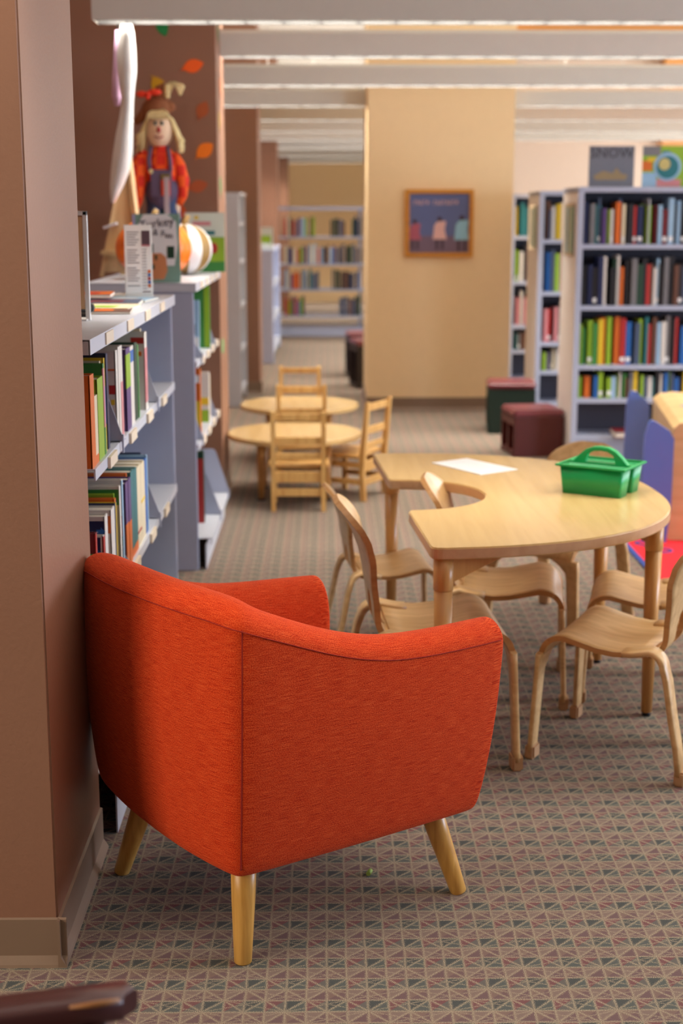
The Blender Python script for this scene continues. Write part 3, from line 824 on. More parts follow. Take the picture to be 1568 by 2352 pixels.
# middle shelf of the near case
row(3.335, .925, [('orange', .055, .222, {'back': -.002, 'label': 'thick orange binder standing nearest the pier on the middle shelf'}),
      ('cream', .050, .165, {'d': .14, 'y': 3.393, 'cb': patch(0, 1, 0, .14, mO), 'band': (0, .13, 'orange'), 'label': 'short cream book with an orange foot next to the orange binder'}),
      ('lime', .085, .200, {'y': 3.452, 'cb': disc(.10, .12, .010, mW), 'label': 'thick lime green book in front of the grey shelf divider'}),
      ('green', .022, .228, {'y': 3.545, 'band': (.3, .95, 'pink')}), ('cream', .015, .232, {'back': .012, 'd': .24}), ('yellow', .015, .238, {'back': .004, 'd': .24, 'band': (.3, .7, 'blue')}),
      ('navy', .028, .245, {'back': .004, 'y': 3.625})], 'middle shelf', 'the near bookcase')
divider(XF, 3.745, .9255, 'grey slanted shelf divider in front of the white books on the middle shelf')
row(3.765, .925, [('white', .035, .240, {'y': 3.765, 'cb': multi(patch(.01, .09, .52, .62, mR), patch(.02, .07, .40, .46, mY), patch(.01, .2, .78, .80, mO)), 'label': 'white picture book with a red print on its cover, behind the shelf divider'}),
      ('white', .035, .245, {'y': 3.81}), ('white', .04, .245, {'band': (0, .6, 'pink')}), ('purple', .085, .228, {'y': 3.93, 'back': -.004, 'band': (.52, .93, 'lime'), 'label': 'purple and lime green spined book right behind the slanted divider'}),
      ('white', .085, .224, {'y': 4.03, 'band': (.80, .95, 'blue')}), ('dark green', .06, .225, {'y': 4.125, 'tilt': -.05, 'label': 'dark green book leaning against the last white book on the middle shelf'}), ('green', .025, .215, {'y': 4.20, 'back': .0}),
      ('white', .055, .238, {'y': 4.37, 'd': .25, 'cb': multi(patch(.0, .16, .86, .94, mR), patch(.03, .11, .70, .76, mO), patch(.08, .13, .15, .21, cmat('grey'))), 'band': (.1, .8, 'pink'), 'label': 'tall white book with a red title band at the far end of the middle shelf'}),
      ('cream', .03, .245, {'back': .02, 'd': .28})], 'middle shelf', 'near bookcase behind the divider')
divider(XF, 4.55, .9255, 'grey slanted shelf divider at the far end of the middle shelf')
# lower shelf of the near case
row(3.335, .55, [('green', .010, .165, {'d': .16}), ('dark red', .02, .215, {'d': .16, 'band': (0, .99, 'red')}),
     ('white', .022, .182, {'y': 3.465, 'd': .17, 'band': (.0, .99, 'red'), 'cb': multi(patch(.035, .95, .55, .98, mN), arrow(.09, .76, .011, mB)), 'label': 'white reader with a navy arrow label and red spine on the lower shelf'}),
     ('white', .045, .225, {'y': 3.495, 'd': .2, 'cb': multi(patch(.0, 1, .70, .95, mN), words('READING', .018, .265, .80, mW), arrow(.045, .83, .011, mB), disc(.14, .58, .014, M_black)), 'label': 'white book with a navy READING label and arrow on the lower shelf'}),
     ('white', .06, .220, {'y': 3.60, 'd': .22, 'cb': multi(patch(.0, 1, .72, .93, mO))}), ('navy', .018, .222, {'y': 3.664, 'd': .22}), ('yellow', .012, .222, {'d': .2}),
     ('orange', .022, .228, {'y': 3.705, 'd': .22, 'back': .006}), ('lime', .012, .236, {'y': 3.733, 'd': .22, 'back': .012}),
     ('white', .025, .252, {'y': 3.755, 'd': .2, 'cb': multi(patch(0, 1, .80, .97, mG), words('Reading', .026, .36, .885, mW), disc(.09, .83, .013, mB), words('1', .022, .09, .83, mY)), 'label': 'white book with a green Reading title band and a blue disc on the lower shelf'}),
     ('white', .022, .262, {'y': 3.800, 'd': .22, 'cb': multi(patch(0, .05, .50, .62, mR), patch(0, .05, .40, .50, mO), patch(0, .05, .30, .40, mG)), 'band': (0, .99, 'pale blue')})],
    'lower shelf', 'the near bookcase')
divider(XF, 3.838, .5505, 'grey slanted shelf divider in the middle of the lower shelf', h=.12)
row(3.855, .55, [('purple', .05, .240, {'back': -.002, 'band': (0, .52, 'orange')}), ('purple', .05, .242, {'back': -.003, 'band': (0, .5, 'orange'), 'label': 'second purple and orange spined book beside the lower divider'}),
     ('orange', .018, .250, {'d': .22, 'back': .01}), ('teal', .06, .250, {'d': .22, 'band': (0, .10, 'orange')}), ('teal', .065, .244, {'d': .23, 'band': (0, .11, 'orange')}), ('cream', .085, .238, {'d': .25, 'band': (.17, .20, 'red')}),
     ('cream', .09, .232, {'d': .25, 'band': (.50, .54, 'yellow')}), ('blue', .05, .232, {'d': .27}), ('pale blue', .02, .238, {'d': .27}), ('navy', .015, .242, {'d': .24, 'back': .02})], 'lower shelf', 'near bookcase behind the divider')
divider(XF, 4.52, .5505, 'grey slanted shelf divider at the far end of the lower shelf', h=.2)
divider(XF+.03, 4.35, .1605, 'grey rectangular shelf divider on the bottom shelf of the near bookcase', h=.2, front=.0)
# second case
row(6.38, .905, [('pale blue', .03, .235, {'back': .012, 'd': .30, 'tilt': -.12, 'cb': multi(patch(.0, .5, .1, .3, mW), patch(.05, .4, .35, .55, cmat('slate'))), 'label': 'pale blue magazine leaning back on the upper shelf under the pumpkins'})], 'upper shelf', 'the second bookcase')
row(6.66, .905, [('green', .02, .290, {'d': .30, 'back': -.014, 'cb': patch(.0, .08, .02, .98, cmat('lime')), 'label': 'bright green book standing upright on the upper shelf under the pumpkins'}), ('lime', .02, .28, {'d': .16, 'back': .02})], 'upper shelf', 'the second bookcase')
divider(XF, 6.90, .9055, 'grey slanted shelf divider behind the green book on the second bookcase', h=.2)
divider(XF, 6.20, .9055, 'grey slanted shelf divider nearest the camera on the upper shelf of the second bookcase', h=.12)
row(6.36, .55, [('orange', .04, .29, {'d': .25, 'back': .01, 'cb': multi(patch(0, 1, .78, .90, mW), patch(0, .5, .1, .5, mY))})], 'middle shelf', 'the second bookcase')
row(6.70, .55, [('white', .05, .235, {'d': .25, 'back': .0, 'cb': multi(patch(0, .5, .35, .5, mY), patch(0, .6, 0, .25, cmat('lime')))}), ('cream', .03, .22, {'d': .2})], 'middle shelf, behind the orange one', 'second bookcase')
divider(XF, 6.16, .5505, 'grey slanted shelf divider at the near end of the second bookcase', h=.2)
divider(XF, 6.92, .5505, 'grey slanted shelf divider behind the white books of the second bookcase', h=.2)
row(6.30, .14, [('teal', .03, .33, {'d': .28, 'back': .03}), ('dark green', .04, .33, {'d': .30, 'back': .0, 'cb': multi(patch(0, .12, .0, .9, mR), patch(.15, .6, .6, .95, cmat('pale blue')), patch(.12, .4, .02, .2, cmat('dark red')))})], 'bottom shelf', 'the second bookcase')
divider(XF+.045, 6.52, .1405, 'grey slanted shelf divider standing nearer the front on the bottom shelf', h=.2)
divider(XF+.045, 7.06, .1405, 'grey slanted shelf divider standing at the far end of the bottom shelf', h=.22)

# ---- things on top of the near case
TOP = 1.2355
M_acr = mat('clear_acrylic', (246, 246, 244), .05, trans=.9, spec=.5)
M_tanp = mat('tan_card', (224, 186, 142), .6)
r = empty('sign_holder', (-.76, 3.90, TOP), 0, 'clear sign holder with a tan sheet, half hidden by the front brown pier', 'sign holder')
bxo('insert_sheet', -.10, .104, -.001, .001, .03, .275, M_tanp, r)
bxo('clear_frame', .106, .118, -.006, .006, .0, .290, M_white, r, .001); bxo('clear_frame', -.10, .118, -.006, .006, .279, .290, M_white, r, .001)
bxo('foot', -.10, .112, -.03, .05, 0, .004, M_white, r, .001)
r = empty('brochure_holder', (-.636, 4.87, TOP), 0, 'white printed brochure standing in a clear holder near the shelf end', 'brochure')
bxo('leaflet', -.042, .046, -.002, .001, .006, .244, M_paper, r)
M_greyink = mat('grey_ink', (150, 146, 152), .7); M_dk = mat('dark_ink', (88, 66, 76), .7); M_pinkink = mat('rose_ink', (180, 110, 120), .7)
bm = bmesh.new()
for k in range(22): 
    z = .222 - k*.0085
    if k % 7 != 6: box(bm, -.036, .006 - .006*(k % 3), -.0032, -.0026, z, z+.0028)
fin('printed_text', bm, M_greyink, r)
bxo('printed_panel', .014, .042, -.0034, -.0026, .182, .228, M_dk, r); bxo('printed_panel', .014, .042, -.0034, -.0026, .176, .182, M_pinkink, r)
bxo('printed_panel', .014, .042, -.0034, -.0026, .024, .0265, M_dk, r)
bm = bmesh.new()
for k in range(14): box(bm, .014, .030, -.0034, -.0026, .165-k*.010, .167-k*.010)
fin('printed_text', bm, M_greyink, r)
for k in range(5): bxo('printed_panel', .033, .042, -.0034, -.0026, .040+k*.012, .050+k*.012, [mO, mB, mR, mB, mO][k], r)
bxo('holder_back', -.045, .048, .002, .004, 0, .247, M_white, r); bxo('holder_lip', -.045, .048, -.012, -.010, 0, .02, M_acr, r); bxo('holder_base', -.045, .048, -.012, .03, 0, .003, M_acr, r)
r = empty('stapler', (-.735, 4.02, TOP), R(8), 'black rounded object lying on the shelf top next to the pier', 'stapler')
bxo('stapler_arm', -.10, .085, -.02, .02, .012, .038, M_black, r, .011); bxo('stapler_base', -.10, .07, -.018, .018, 0, .010, M_black, r, .003)
mags = [(-.70, 4.22, .25, .20, 'brown', 5, 'brown magazine lying alone at the front of the shelf top'), (-.70, 4.34, .24, .20, 'cream', -4, 'cream leaflet with a green print lying on the shelf top'),
        (-.72, 4.55, .26, .2, 'slate', 3, 'slate blue magazine under the standing brochure'), (-.70, 4.78, .24, .2, 'pale blue', -6, 'pale blue leaflet lying in front of the brochure holder'),
        (-.80, 4.70, .2, .2, 'orange', 4, 'orange leaflet lying behind the sign holder'), (-.80, 4.95, .25, .15, 'white', 0, 'white paper stack at the far end of the shelf top')]
for i, (x, y, w, d, c, a, lab) in enumerate(mags):
    bm = bmesh.new(); t = .006 + .003*(i % 3)
    box(bm, -w/2, w/2, -d/2, d/2, 0, t, 1); box(bm, -w/2-.001, w/2+.001, -d/2-.001, d/2+.001, t, t+.0008, 0)
    box(bm, -w/2-.001, w/2+.001, -d/2-.001, d/2+.001, -.0004, 0, 0)
    box(bm, -w*.3, w*.3, -d*.35, d*.1, t+.0008, t+.0014, 2)
    o = fin('magazine', bm, [cmat(c), M_page, cmat(['orange', 'lime', 'dark red', 'white', 'red', 'grey'][i])]); o.location = (x, y, TOP+.0008 + (i % 2)*.0)
    o.rotation_euler = (0, 0, R(a)); tag(o, lab, 'magazine', 'magazines on the near bookcase')
    if i == 4: o.location.z += .020

# ---- things on top of the second case
def pumpkin(name, loc, rx, rz_, lobes, mats, label, stem_m, lobe_c=None):
    root = empty(name, loc, 0, label, 'pumpkin')
    seg = lobes*8; bm = bmesh.new()
    fn = lambda th, ph: 1 - .07*(1-abs(math.cos(ph*lobes/2)))**1.0*math.sin(th) - .10*max(0, abs(math.cos(th))-.75)
    blob(bm, (0, 0, rz_), (rx, rx, rz_), seg, 24, fn=fn)
    if len(mats) > 1:
        for f in bm.faces:
            c = f.calc_center_median(); ph = math.atan2(c.y, c.x) % (2*math.pi); k = int((ph*lobes/(2*math.pi)) % 1 * 8)
            f.material_index = 1 if k in (2, 3, 4, 5) else 0
    b = fin('pumpkin_body', bm, mats, root)
    bm = bmesh.new(); tube(bm, [(0, 0, 2*rz_*.90), (.004, 0, 2*rz_+.01), (.02, .003, 2*rz_+.035)], [.022, .014, .012], 10); fin('stem', bm, stem_m, root)
M_pk = mat('pumpkin_orange', (246, 120, 14), .35, spec=.5); M_gold = mat('gold_glitter', (150, 118, 62), .5, noise_amt=.3, nscale=300)
pumpkin('pumpkin', (-.765, 6.40, TOP), .168, .133, 10, [M_pk], 'large shiny orange pumpkin behind the turkey picture book', M_gold)
pumpkin('pumpkin', (-.665, 6.80, TOP), .128, .12, 6, [M_white, M_gold], 'white and gold striped pumpkin in front of the green picture book', M_gold)
# open-standing picture books
def cover_book(name, loc, w, h, rz, base, label):
    root = empty(name, loc, rz, label, 'book')
    bxo('front_cover', -w/2, w/2, -.008, -.006, 0, h, base, root); bxo('back_cover', -w/2, w/2, .006, .008, 0, h, base, root); bxo('spine', -w/2, -w/2+.002, -.008, .008, 0, h, base, root)
    bxo('pages', -w/2+.002, w/2-.004, -.006, .006, .004, h-.004, M_page, root)
    return root
M_sage = mat('sage_print', (128, 164, 148), .5); M_lav = mat('lavender_print', (176, 170, 206), .5); M_pump2 = mat('matte_pumpkin_print', (214, 140, 92), .5)
r = cover_book('picture_book', (-.712, 6.06, TOP), .196, .282, 0, M_sage, 'upright picture book with a turkey title and pumpkin, leaning before the orange pumpkin')
bm = bmesh.new(); P = [(-.07, .07), (.075, .07), (.09, .16), (.085, .25), (.05, .28), (-.05, .28), (-.085, .22), (-.09, .12)]; prism(bm, P, 'y', -.0092, -.0081); fin('cover_print', bm, M_paper, r)
bxo('cover_print', -.097, -.085, -.0095, -.0081, .20, .28, M_lav, r)
bm = bmesh.new(); prism(bm, [(-.04, .012), (.03, .014), (.045, .05), (.04, .105), (.02, .122), (-.05, .12), (-.062, .06)], 'y', -.0102, -.0093); fin('cover_print', bm, M_pump2, r)
bm = bmesh.new()
for x, z in ((-.028, .10), (-.002, .104), (-.014, .065)): box(bm, x-.005, x+.005, -.0108, -.0103, z-.010, z+.010)
box(bm, -.018, -.012, -.0104, -.0099, .122, .16); box(bm, .045, .075, -.0104, -.0093, .10, .15); fin('cover_print', bm, cmat('dark green'), r)
text_mesh('title', 'Turkey', .050, mN, r, (.004, -.0104, .243), (R(90), R(-8), 0)); text_mesh('title', '& Fun', .036, mN, r, (.03, -.0104, .200), (R(90), R(12), 0))
r = cover_book('picture_book', (-.603, 7.18, TOP), .198, .288, 0, mat('pale_cover', (206, 214, 200), .5), 'upright green and white picture book at the far end behind the striped pumpkin')
bxo('cover_print', -.097, .097, -.0092, -.0081, .03, .17, cmat('lime'), r); bxo('cover_print', -.097, .097, -.0094, -.0081, 0, .05, cmat('green'), r)
bxo('cover_print', -.06, .03, -.0092, -.0081, .225, .245, cmat('pink'), r); bxo('cover_print', -.05, .05, -.0092, -.0081, .18, .20, cmat('teal'), r); bxo('cover_print', -.05, -.03, -.0092, -.0081, .255, .272, mY, r)
bm = bmesh.new(); blob(bm, (.045, -.009, .115), (.018, .003, .028), 12, 8); fin('cover_print', bm, mR, r)

# easel
r = empty('easel', (-.945, 6.63, TOP), 0, 'tan wooden tabletop easel standing on the second bookcase beside the pumpkin', 'easel')
M_easel = wood('easel_pine', (176, 146, 104), (196, 168, 124), .55, 2, 5, coat=0)
def bar(name, p, q, w, t, m, par):
    p, q = Vector(p), Vector(q); d = (q-p); L = d.length; rot = d.to_track_quat('Z', 'Y').to_matrix().to_4x4()
    bm = bmesh.new(); box(bm, -w/2, w/2, -t/2, t/2, 0, L, M=Matrix.Translation(p) @ rot); return fin(name, bm, m, par)
bar('leg', (-.09, 0, 0), (.035, .02, .56), .035, .02, M_easel, r); bar('leg', (.10, 0, 0), (.045, .02, .56), .035, .02, M_easel, r); bar('leg', (-.02, .22, 0), (.035, .04, .56), .03, .02, M_easel, r)
bm = bmesh.new(); prism(bm, [(-.075, .02), (.095, .02), (.07, .30), (.05, .50), (.035, .50), (-.03, .26)], 'y', .012, .020); fin('board', bm, M_easel, r)
bxo('ledge', -.085, .105, -.035, .012, .10, .118, M_easel, r); bar('cross_brace', (-.07, -.012, .22), (-.01, -.012, .24), .05, .01, M_shelfw, r)
# hanging white and pink cut-outs under the nearest light
def hang(name, prof, y, t, m, label):
    r = empty(name, (0, y, 0), 0, label, 'hanging decoration')
    L = [(a, z) for z, a, b in prof]; Rr = [(b, z) for z, a, b in prof][::-1]
    bm = bmesh.new(); n = len(prof)
    for s in (-1, 1):
        pass
    front = []; back = []
    for z, a, b in prof:
        mid = (a+b)/2
        front.append([bm.verts.new((a, 0, z)), bm.verts.new((mid, -t, z)), bm.verts.new((b, 0, z))]); back.append([bm.verts.new((a, .003, z)), bm.verts.new((mid, t*.5, z)), bm.verts.new((b, .003, z))])
    for i in range(n-1):
        for k in range(2):
            for g in (front, back):
                f = bm.faces.new([g[i][k], g[i][k+1], g[i+1][k+1], g[i+1][k]]); f.smooth = True
        for k in (0, 2): bm.faces.new([front[i][k], front[i+1][k], back[i+1][k], back[i][k]])
    for i in (0, n-1): bm.faces.new(front[i] + back[i][::-1])
    fin('paper_cutout', bm, m, r)
    a, b = prof[0][1], prof[0][2]; z = prof[0][0]
    bm = bmesh.new(); tube(bm, [((a+b)/2, 0, z-.01), ((a+b)/2+.002, 0, z+.02), ((a+b)/2+.008, 0, FIX_Z+.0)], .0035, 6); fin('hook', bm, M_black, r)
    return r
M_soft = mat('white_satin', (226, 224, 220), .45); M_pinkc = mat('lilac_card', (206, 168, 198), .5)
hang('paper_cutout', [(2.315, -.885, -.835), (2.27, -.892, -.826), (2.20, -.905, -.822), (2.12, -.904, -.822), (2.05, -.898, -.832), (2.0, -.889, -.838), (1.93, -.902, -.842), (1.85, -.922, -.846), (1.78, -.935, -.850), (1.70, -.947, -.866), (1.64, -.953, -.892), (1.60, -.953, -.915), (1.565, -.950, -.935)], 6.43, .02, M_soft,
     'tall white wavy cut-out hanging from the nearest ceiling light above the easel')
hang('paper_cutout', [(2.295, -.912, -.895), (2.2, -.922, -.890), (2.1, -.932, -.892), (2.02, -.936, -.896), (1.98, -.925, -.905)], 6.46, .01, M_pinkc, 'slim lilac cut-out hanging just left of the white one')

# scarecrow doll
def doll():
    r = empty('scarecrow_doll', (-.825, 7.16, TOP), 0, 'scarecrow doll in plaid shirt and blue overalls standing before the brown pier', 'doll')
    M_face = mat('doll_muslin', (240, 214, 180), .8); M_straw = mat('straw_yarn', (226, 208, 150), .8, noise_amt=.15, nscale=80); M_hat = mat('brown_felt', (140, 84, 48), .9)
    M_den = mat('denim', (66, 84, 122), .8, noise_amt=.35, nscale=14); M_bib = mat('bib_cloth', (96, 82, 108), .8)
    m = bpy.data.materials.new('orange_plaid'); m.use_nodes = True; nt = m.node_tree; b = nt.nodes['Principled BSDF']; b.inputs['Roughness'].default_value = .85
    tc = nt.nodes.new('ShaderNodeTexCoord'); ck = nt.nodes.new('ShaderNodeTexChecker'); ck.inputs['Scale'].default_value = 22; ck.inputs['Color1'].default_value = lin((250, 96, 24)); ck.inputs['Color2'].default_value = lin((222, 44, 20))
    nt.links.new(tc.outputs['Object'], ck.inputs['Vector']); nt.links.new(ck.outputs[0], b.inputs['Base Color']); M_pl = m
    bm = bmesh.new(); blob(bm, (.015, 0, .605), (.066, .06, .078), 20, 14); blob(bm, (.016, -.062, .600), (.010, .012, .010), 8, 6); body = fin('head', bm, M_face, r)
    for x in (0.0, .032): 
        bm = bmesh.new(); blob(bm, (x, -.058, .628), (.008, .005, .009), 10, 6); fin('eye', bm, mat('painted_eye', (60, 74, 70), .5), body)
    bm = bmesh.new(); blob(bm, (.018, -.073, .600), (.010, .006, .014), 8, 6); fin('nose', bm, mR, body)
    bm = bmesh.new(); tube(bm, [(-.006, -.057, .574), (.016, -.062, .566), (.038, -.057, .574)], .003, 6); fin('mouth', bm, mR, body)
    bm = bmesh.new(); rg = random.Random(5)
    for k in range(60):
        a = R(-40 + 260*k/45) - R(0); s = -1 if k % 2 else 1
        ph = R(rg.uniform(12, 168)); x0 = .015 + s*.060*abs(math.cos(ph*.5)); y0 = -.03 + rg.random()*.09
        L = rg.uniform(.10, .17)
        tube(bm, [(.015+s*.02, y0*.6-.01, .675), (.015+s*.058, y0, .645), (.015+s*(.070+.014*rg.random()), y0, .60), (.015+s*(.082+.030*rg.random()), y0-.005, .675-L)], .008, 6)
    for k in range(14):
        x = -.03 + .09*k/13; tube(bm, [(x*.4+.008, -.035, .685), (x, -.062, .668), (x*1.2-.004, -.064, .645)], .006, 6)
    fin('yarn_hair', bm, M_straw, r)
    bm = bmesh.new()
    blob(bm, (-.004, .01, .690), (.072, .062, .055), 18, 10, M=Matrix.Rotation(R(-10), 3, 'Y'))
    tube(bm, [(-.105, .0, .632), (-.06, .01, .67), (.0, .02, .690), (.06, .02, .702), (.09, .02, .70)], [.014, .028, .03, .028, .012], 10)
    tube(bm, [(.01, .01, .71), (.03, .012, .77), (.05, .01, .79)], [.045, .035, .015], 12)
    hat = fin('hat', bm, M_hat, r)
    bm = bmesh.new(); blob(bm, (-.062, -.05, .748), (.028, .015, .014), 10, 8); blob(bm, (.0, -.05, .756), (.034, .015, .014), 10, 8); blob(bm, (-.032, -.058, .742), (.014, .014, .018), 8, 8); fin('hat_bow', bm, mat('bow_red', (230, 56, 20), .7), hat)
    bm = bmesh.new()
    for k in range(9): tube(bm, [(.055, -.02, .735), (.068+k*.003, -.022, .79+.004*(k % 3)), (.10+k*.004, -.024, .785), (.122+k*.002, -.02, .745+.004*k)], .007, 6)
    tube(bm, [(.058, -.02, .79), (.055, -.02, .735)], .015, 8); fin('straw_tuft', bm, M_straw, hat)
    # shirt: trunk plus sleeves
    bm = bmesh.new(); blob(bm, (.02, 0, .43), (.082, .06, .115), 18, 12); 
    tube(bm, [(-.045, 0, .505), (-.085, -.01, .45), (-.110, -.02, .37), (-.122, -.03, .30), (-.125, -.03, .27)], [.035, .050, .055, .046, .034], 14)
    tube(bm, [(.075, 0, .50), (.105, -.005, .45), (.125, -.01, .39), (.118, -.012, .33), (.095, -.015, .29)], [.026, .031, .030, .026, .022], 14)
    fin('plaid_shirt', bm, M_pl, r)
    for s, P in ((-1, (-.128, -.03, .235)), (1, (.085, -.02, .275))):
        bm = bmesh.new(); blob(bm, P, (.022, .018, .034), 10, 8); 
        for k in range(4): tube(bm, [(P[0]-.014+k*.009, P[1]-.006, P[2]-.015), (P[0]-.016+k*.011, P[1]-.010, P[2]-.045)], .005, 6)
        tube(bm, [(P[0]-s*.012, P[1]-.01, P[2]), (P[0]-s*.026, P[1]-.016, P[2]-.018)], .006, 6)
        fin('hand', bm, M_face, r)
    bm = bmesh.new(); blob(bm, (.022, -.004, .345), (.086, .066, .080), 18, 12); fin('overall_bib', bm, M_bib, r)
    bxo('bib_front', -.03, .075, -.070, -.055, .32, .435, M_bib, r, .006)
    for x in (-.036, .066): 
        bm = bmesh.new(); tube(bm, [(x+.004, -.064, .43), (x, -.058, .48), (x*.8, -.02, .53)], .010, 8); fin('strap', bm, M_bib, r)
    bxo('patch_pocket', .022, .066, -.078, -.068, .325, .392, mat('patch_red', (206, 60, 16), .8), r, .004); bxo('patch_pocket', .022, .066, -.078, -.068, .394, .416, mat('patch_olive', (120, 104, 44), .8), r, .004)
    bm = bmesh.new(); blob(bm, (-.026, -.072, .428), (.011, .004, .011), 10, 6); fin('button', bm, M_straw, r)
    for s, x in ((-1, -.018), (1, .062)):
        bm = bmesh.new(); tube(bm, [(x, 0, .32), (x+s*.004, -.008, .23), (x+s*.008, 0, .14), (x+s*.006, 0, .06)], [.048, .044, .040, .036], 14); fin('trouser_leg', bm, M_den, r)
        bm = bmesh.new(); blob(bm, (x+s*.008, -.02, .022), (.028, .046, .0215), 12, 8); fin('shoe', bm, M_hat, r)
    return r
dl = doll(); dl.scale = (1.0, 1.0, 1.13)
r = empty('wooden_stake', (-.770, 7.02, TOP), 0, 'slim grey-lilac stake standing upright in front of the scarecrow doll', 'stake')
bxo('post', -.0125, .0125, -.005, .005, .004, .455, mat('lilac_grey', (176, 162, 168), .6), r, .002); bxo('foot', -.05, .05, -.03, .03, 0, .006, M_shelfw, r)

# paper leaves taped to the second brown pier
def leaf(loc, ang, w, h, col, label, side=False):
    n = 16; P = []
    for i in range(n+1):
        t = i/n; P.append((-w/2+w*t, h/2*math.sin(math.pi*t)**.85))
    for i in range(1, n): t = 1-i/n; P.append((-w/2+w*t, -h/2*math.sin(math.pi*t)**.85))
    P.append((-w/2-.004, -.006))
    bm = bmesh.new(); prism(bm, P, 'y', -.001, .0008); 
    prism(bm, [(-w/2-.016, -.009), (-w/2, -.003), (-w/2+.02, 0), (-w/2, .003)], 'y', -.001, .0008)
    o = fin('paper_leaf', bm, mat('leaf_%d_%d_%d' % col, col, .6)); o.location = loc
    o.rotation_euler = (0, -ang, R(90) if side else 0)
    return tag(o, label, 'paper leaf', 'paper leaves taped to the brown pier')
yl = 2.695+4.75-.0015
leaf((-.668, yl, 2.243), R(15), .112, .066, (250, 100, 14), 'bright orange paper leaf highest on the brown pier, right of the white cut-out')
leaf((-.845, yl, 2.150), R(-60), .098, .068, (206, 154, 12), 'mustard yellow paper leaf just above the scarecrow hat')
leaf((-.625, yl, 2.030), R(62), .094, .062, (176, 88, 40), 'rust brown paper leaf level with the scarecrow face')
leaf((-.618, yl, 1.832), R(38), .108, .070, (255, 132, 16), 'glowing orange paper leaf right of the scarecrow shirt')
leaf((-.655, yl, 1.655), R(15), .104, .062, (186, 92, 48), 'rust paper leaf lowest on the pier, right of the doll overalls')
leaf((-.818, yl, 2.432), R(-70), .10, .06, (20, 134, 66), 'green paper leaf cut by the nearest ceiling light')
leaf((-.86, yl, 1.535), R(80), .09, .06, (10, 104, 50), 'dark green paper leaf low on the pier beside the doll shoe')
leaf((-.745, yl, 1.525), R(60), .07, .05, (220, 88, 24), 'orange paper leaf low on the pier behind the doll leg')
for y, z, c, nm in ((7.62, 2.42, (70, 110, 74), 'green paper leaf highest on the narrow side of the pier'), (7.72, 2.17, (196, 110, 60), 'orange paper leaf on the narrow side of the pier, second from the top'),
                (7.62, 1.99, (196, 160, 60), 'yellow paper leaf on the narrow side of the pier'), (7.62, 1.66, (90, 150, 90), 'green paper leaf on the narrow side level with the lowest front leaf')):
    leaf((PX+.0012, y, z), R(75), .10, .10, c, nm, True)
leaf((PX+.0012, 7.60, .83), R(20), .10, .08, (110, 196, 130), 'pale green paper leaf low on the narrow side of the pier, above the round table', True)

# ------------------------------------------------------------------ further shelving on the left
def low_case(name, x0, x1, y0, y1, h, zs, label, m=M_shelf):
    r = empty(name, ((x0+x1)/2, (y0+y1)/2, 0), 0, label, 'bookcase'); X = (x1-x0)/2; Y = (y1-y0)/2
    bxo('end_panel', -X, X, -Y, -Y+.03, 0, h, m, r, .006); bxo('end_panel', -X, X, Y-.03, Y, 0, h, m, r, .006); bxo('canopy_top', -X, X+.01, -Y, Y, h, h+.02, m, r)
    bxo('back_panel', -X, -X+.006, -Y+.03, Y-.03, .05, h, m, r)
    for z in zs: bxo('shelf', -X+.01, X, -Y+.03, Y-.03, z-.02, z, M_shelfw, r)
    return r
low_case('bookcase', -1.05, -.68, 11.35, 12.12, 1.66, (.12, .45, .80, 1.15, 1.45), 'tall narrow blue-grey bookcase just before the third brown pier', M_shelfw)
low_case('bookcase', -.95, -.545, 14.7, 16.7, 1.14, (.12, .45, .80), 'low pale blue bookcase beyond the third brown pier', mat('pale_blue_enamel', (190, 200, 228), .42))
r = cover_book('picture_book', (-.62, 14.85, 1.1605), .14, .22, 0, mat('pale_cover', (206, 214, 200), .5), 'pale picture book standing on the low bookcase beyond the third pier')
bxo('cover_print', -.05, .05, -.0092, -.0081, .06, .14, cmat('lime'), r)

# ------------------------------------------------------------------ see-through bookcase at the far end of the aisle
allc = list(PAL)
def back_case():
    y0 = 18.3
    r = empty('open_bookcase', (0, y0, 0), 0, 'open blue-grey double bookcase across the far end of the left aisle', 'bookcase')
    for x in (-.98, -.06 + .48, 1.3): bxo('upright', x-.018, x+.018, -.02, .02, 0, 1.60, M_shelf, r)
    bxo('canopy_top', -1.0, 1.32, -.24, .24, 1.56, 1.60, M_shelf, r)
    for z in (1.235, .90, .585, .255): bxo('shelf', -1.0, 1.32, -.23, .23, z-.022, z, M_shelf, r)
    bxo('base', -1.0, 1.32, -.23, .23, 0, .11, M_shelf, r)
    rg = random.Random(11); shn = ['top', 'second', 'third', 'fourth']
    for si, (z, segs) in enumerate(((1.235, [(-.56, -.18), (.02, .20), (.28, .40)]), (.90, [(-.56, .38)]), (.585, [(-.56, -.10), (.04, .38)]), (.255, [(-.56, -.30), (.12, .38)]))):
        k = 0
        for a, b in segs:
            x = a
            while x < b-.02:
                t = rg.uniform(.022, .042); h = rg.uniform(.19, .25)
                c = rg.choice(['black', 'slate', 'dark green', 'grey', 'brown', 'navy'] if a > 0 or (si == 1 and x > .05) else ['teal', 'slate', 'orange', 'cream', 'blue', 'brown', 'purple', 'red', 'lime', 'pale blue', 'black', 'grey'])
                book('book', (x+t, y0-.2, z+.0008), t, .16, h, R(-90), c, '%s book, %s from left, %s shelf, far open bookcase' % (c, ordn2[k], shn[si]), 'books on the far open bookcase', 0, False, False)
                k += 1; x += t + .003
back_case()

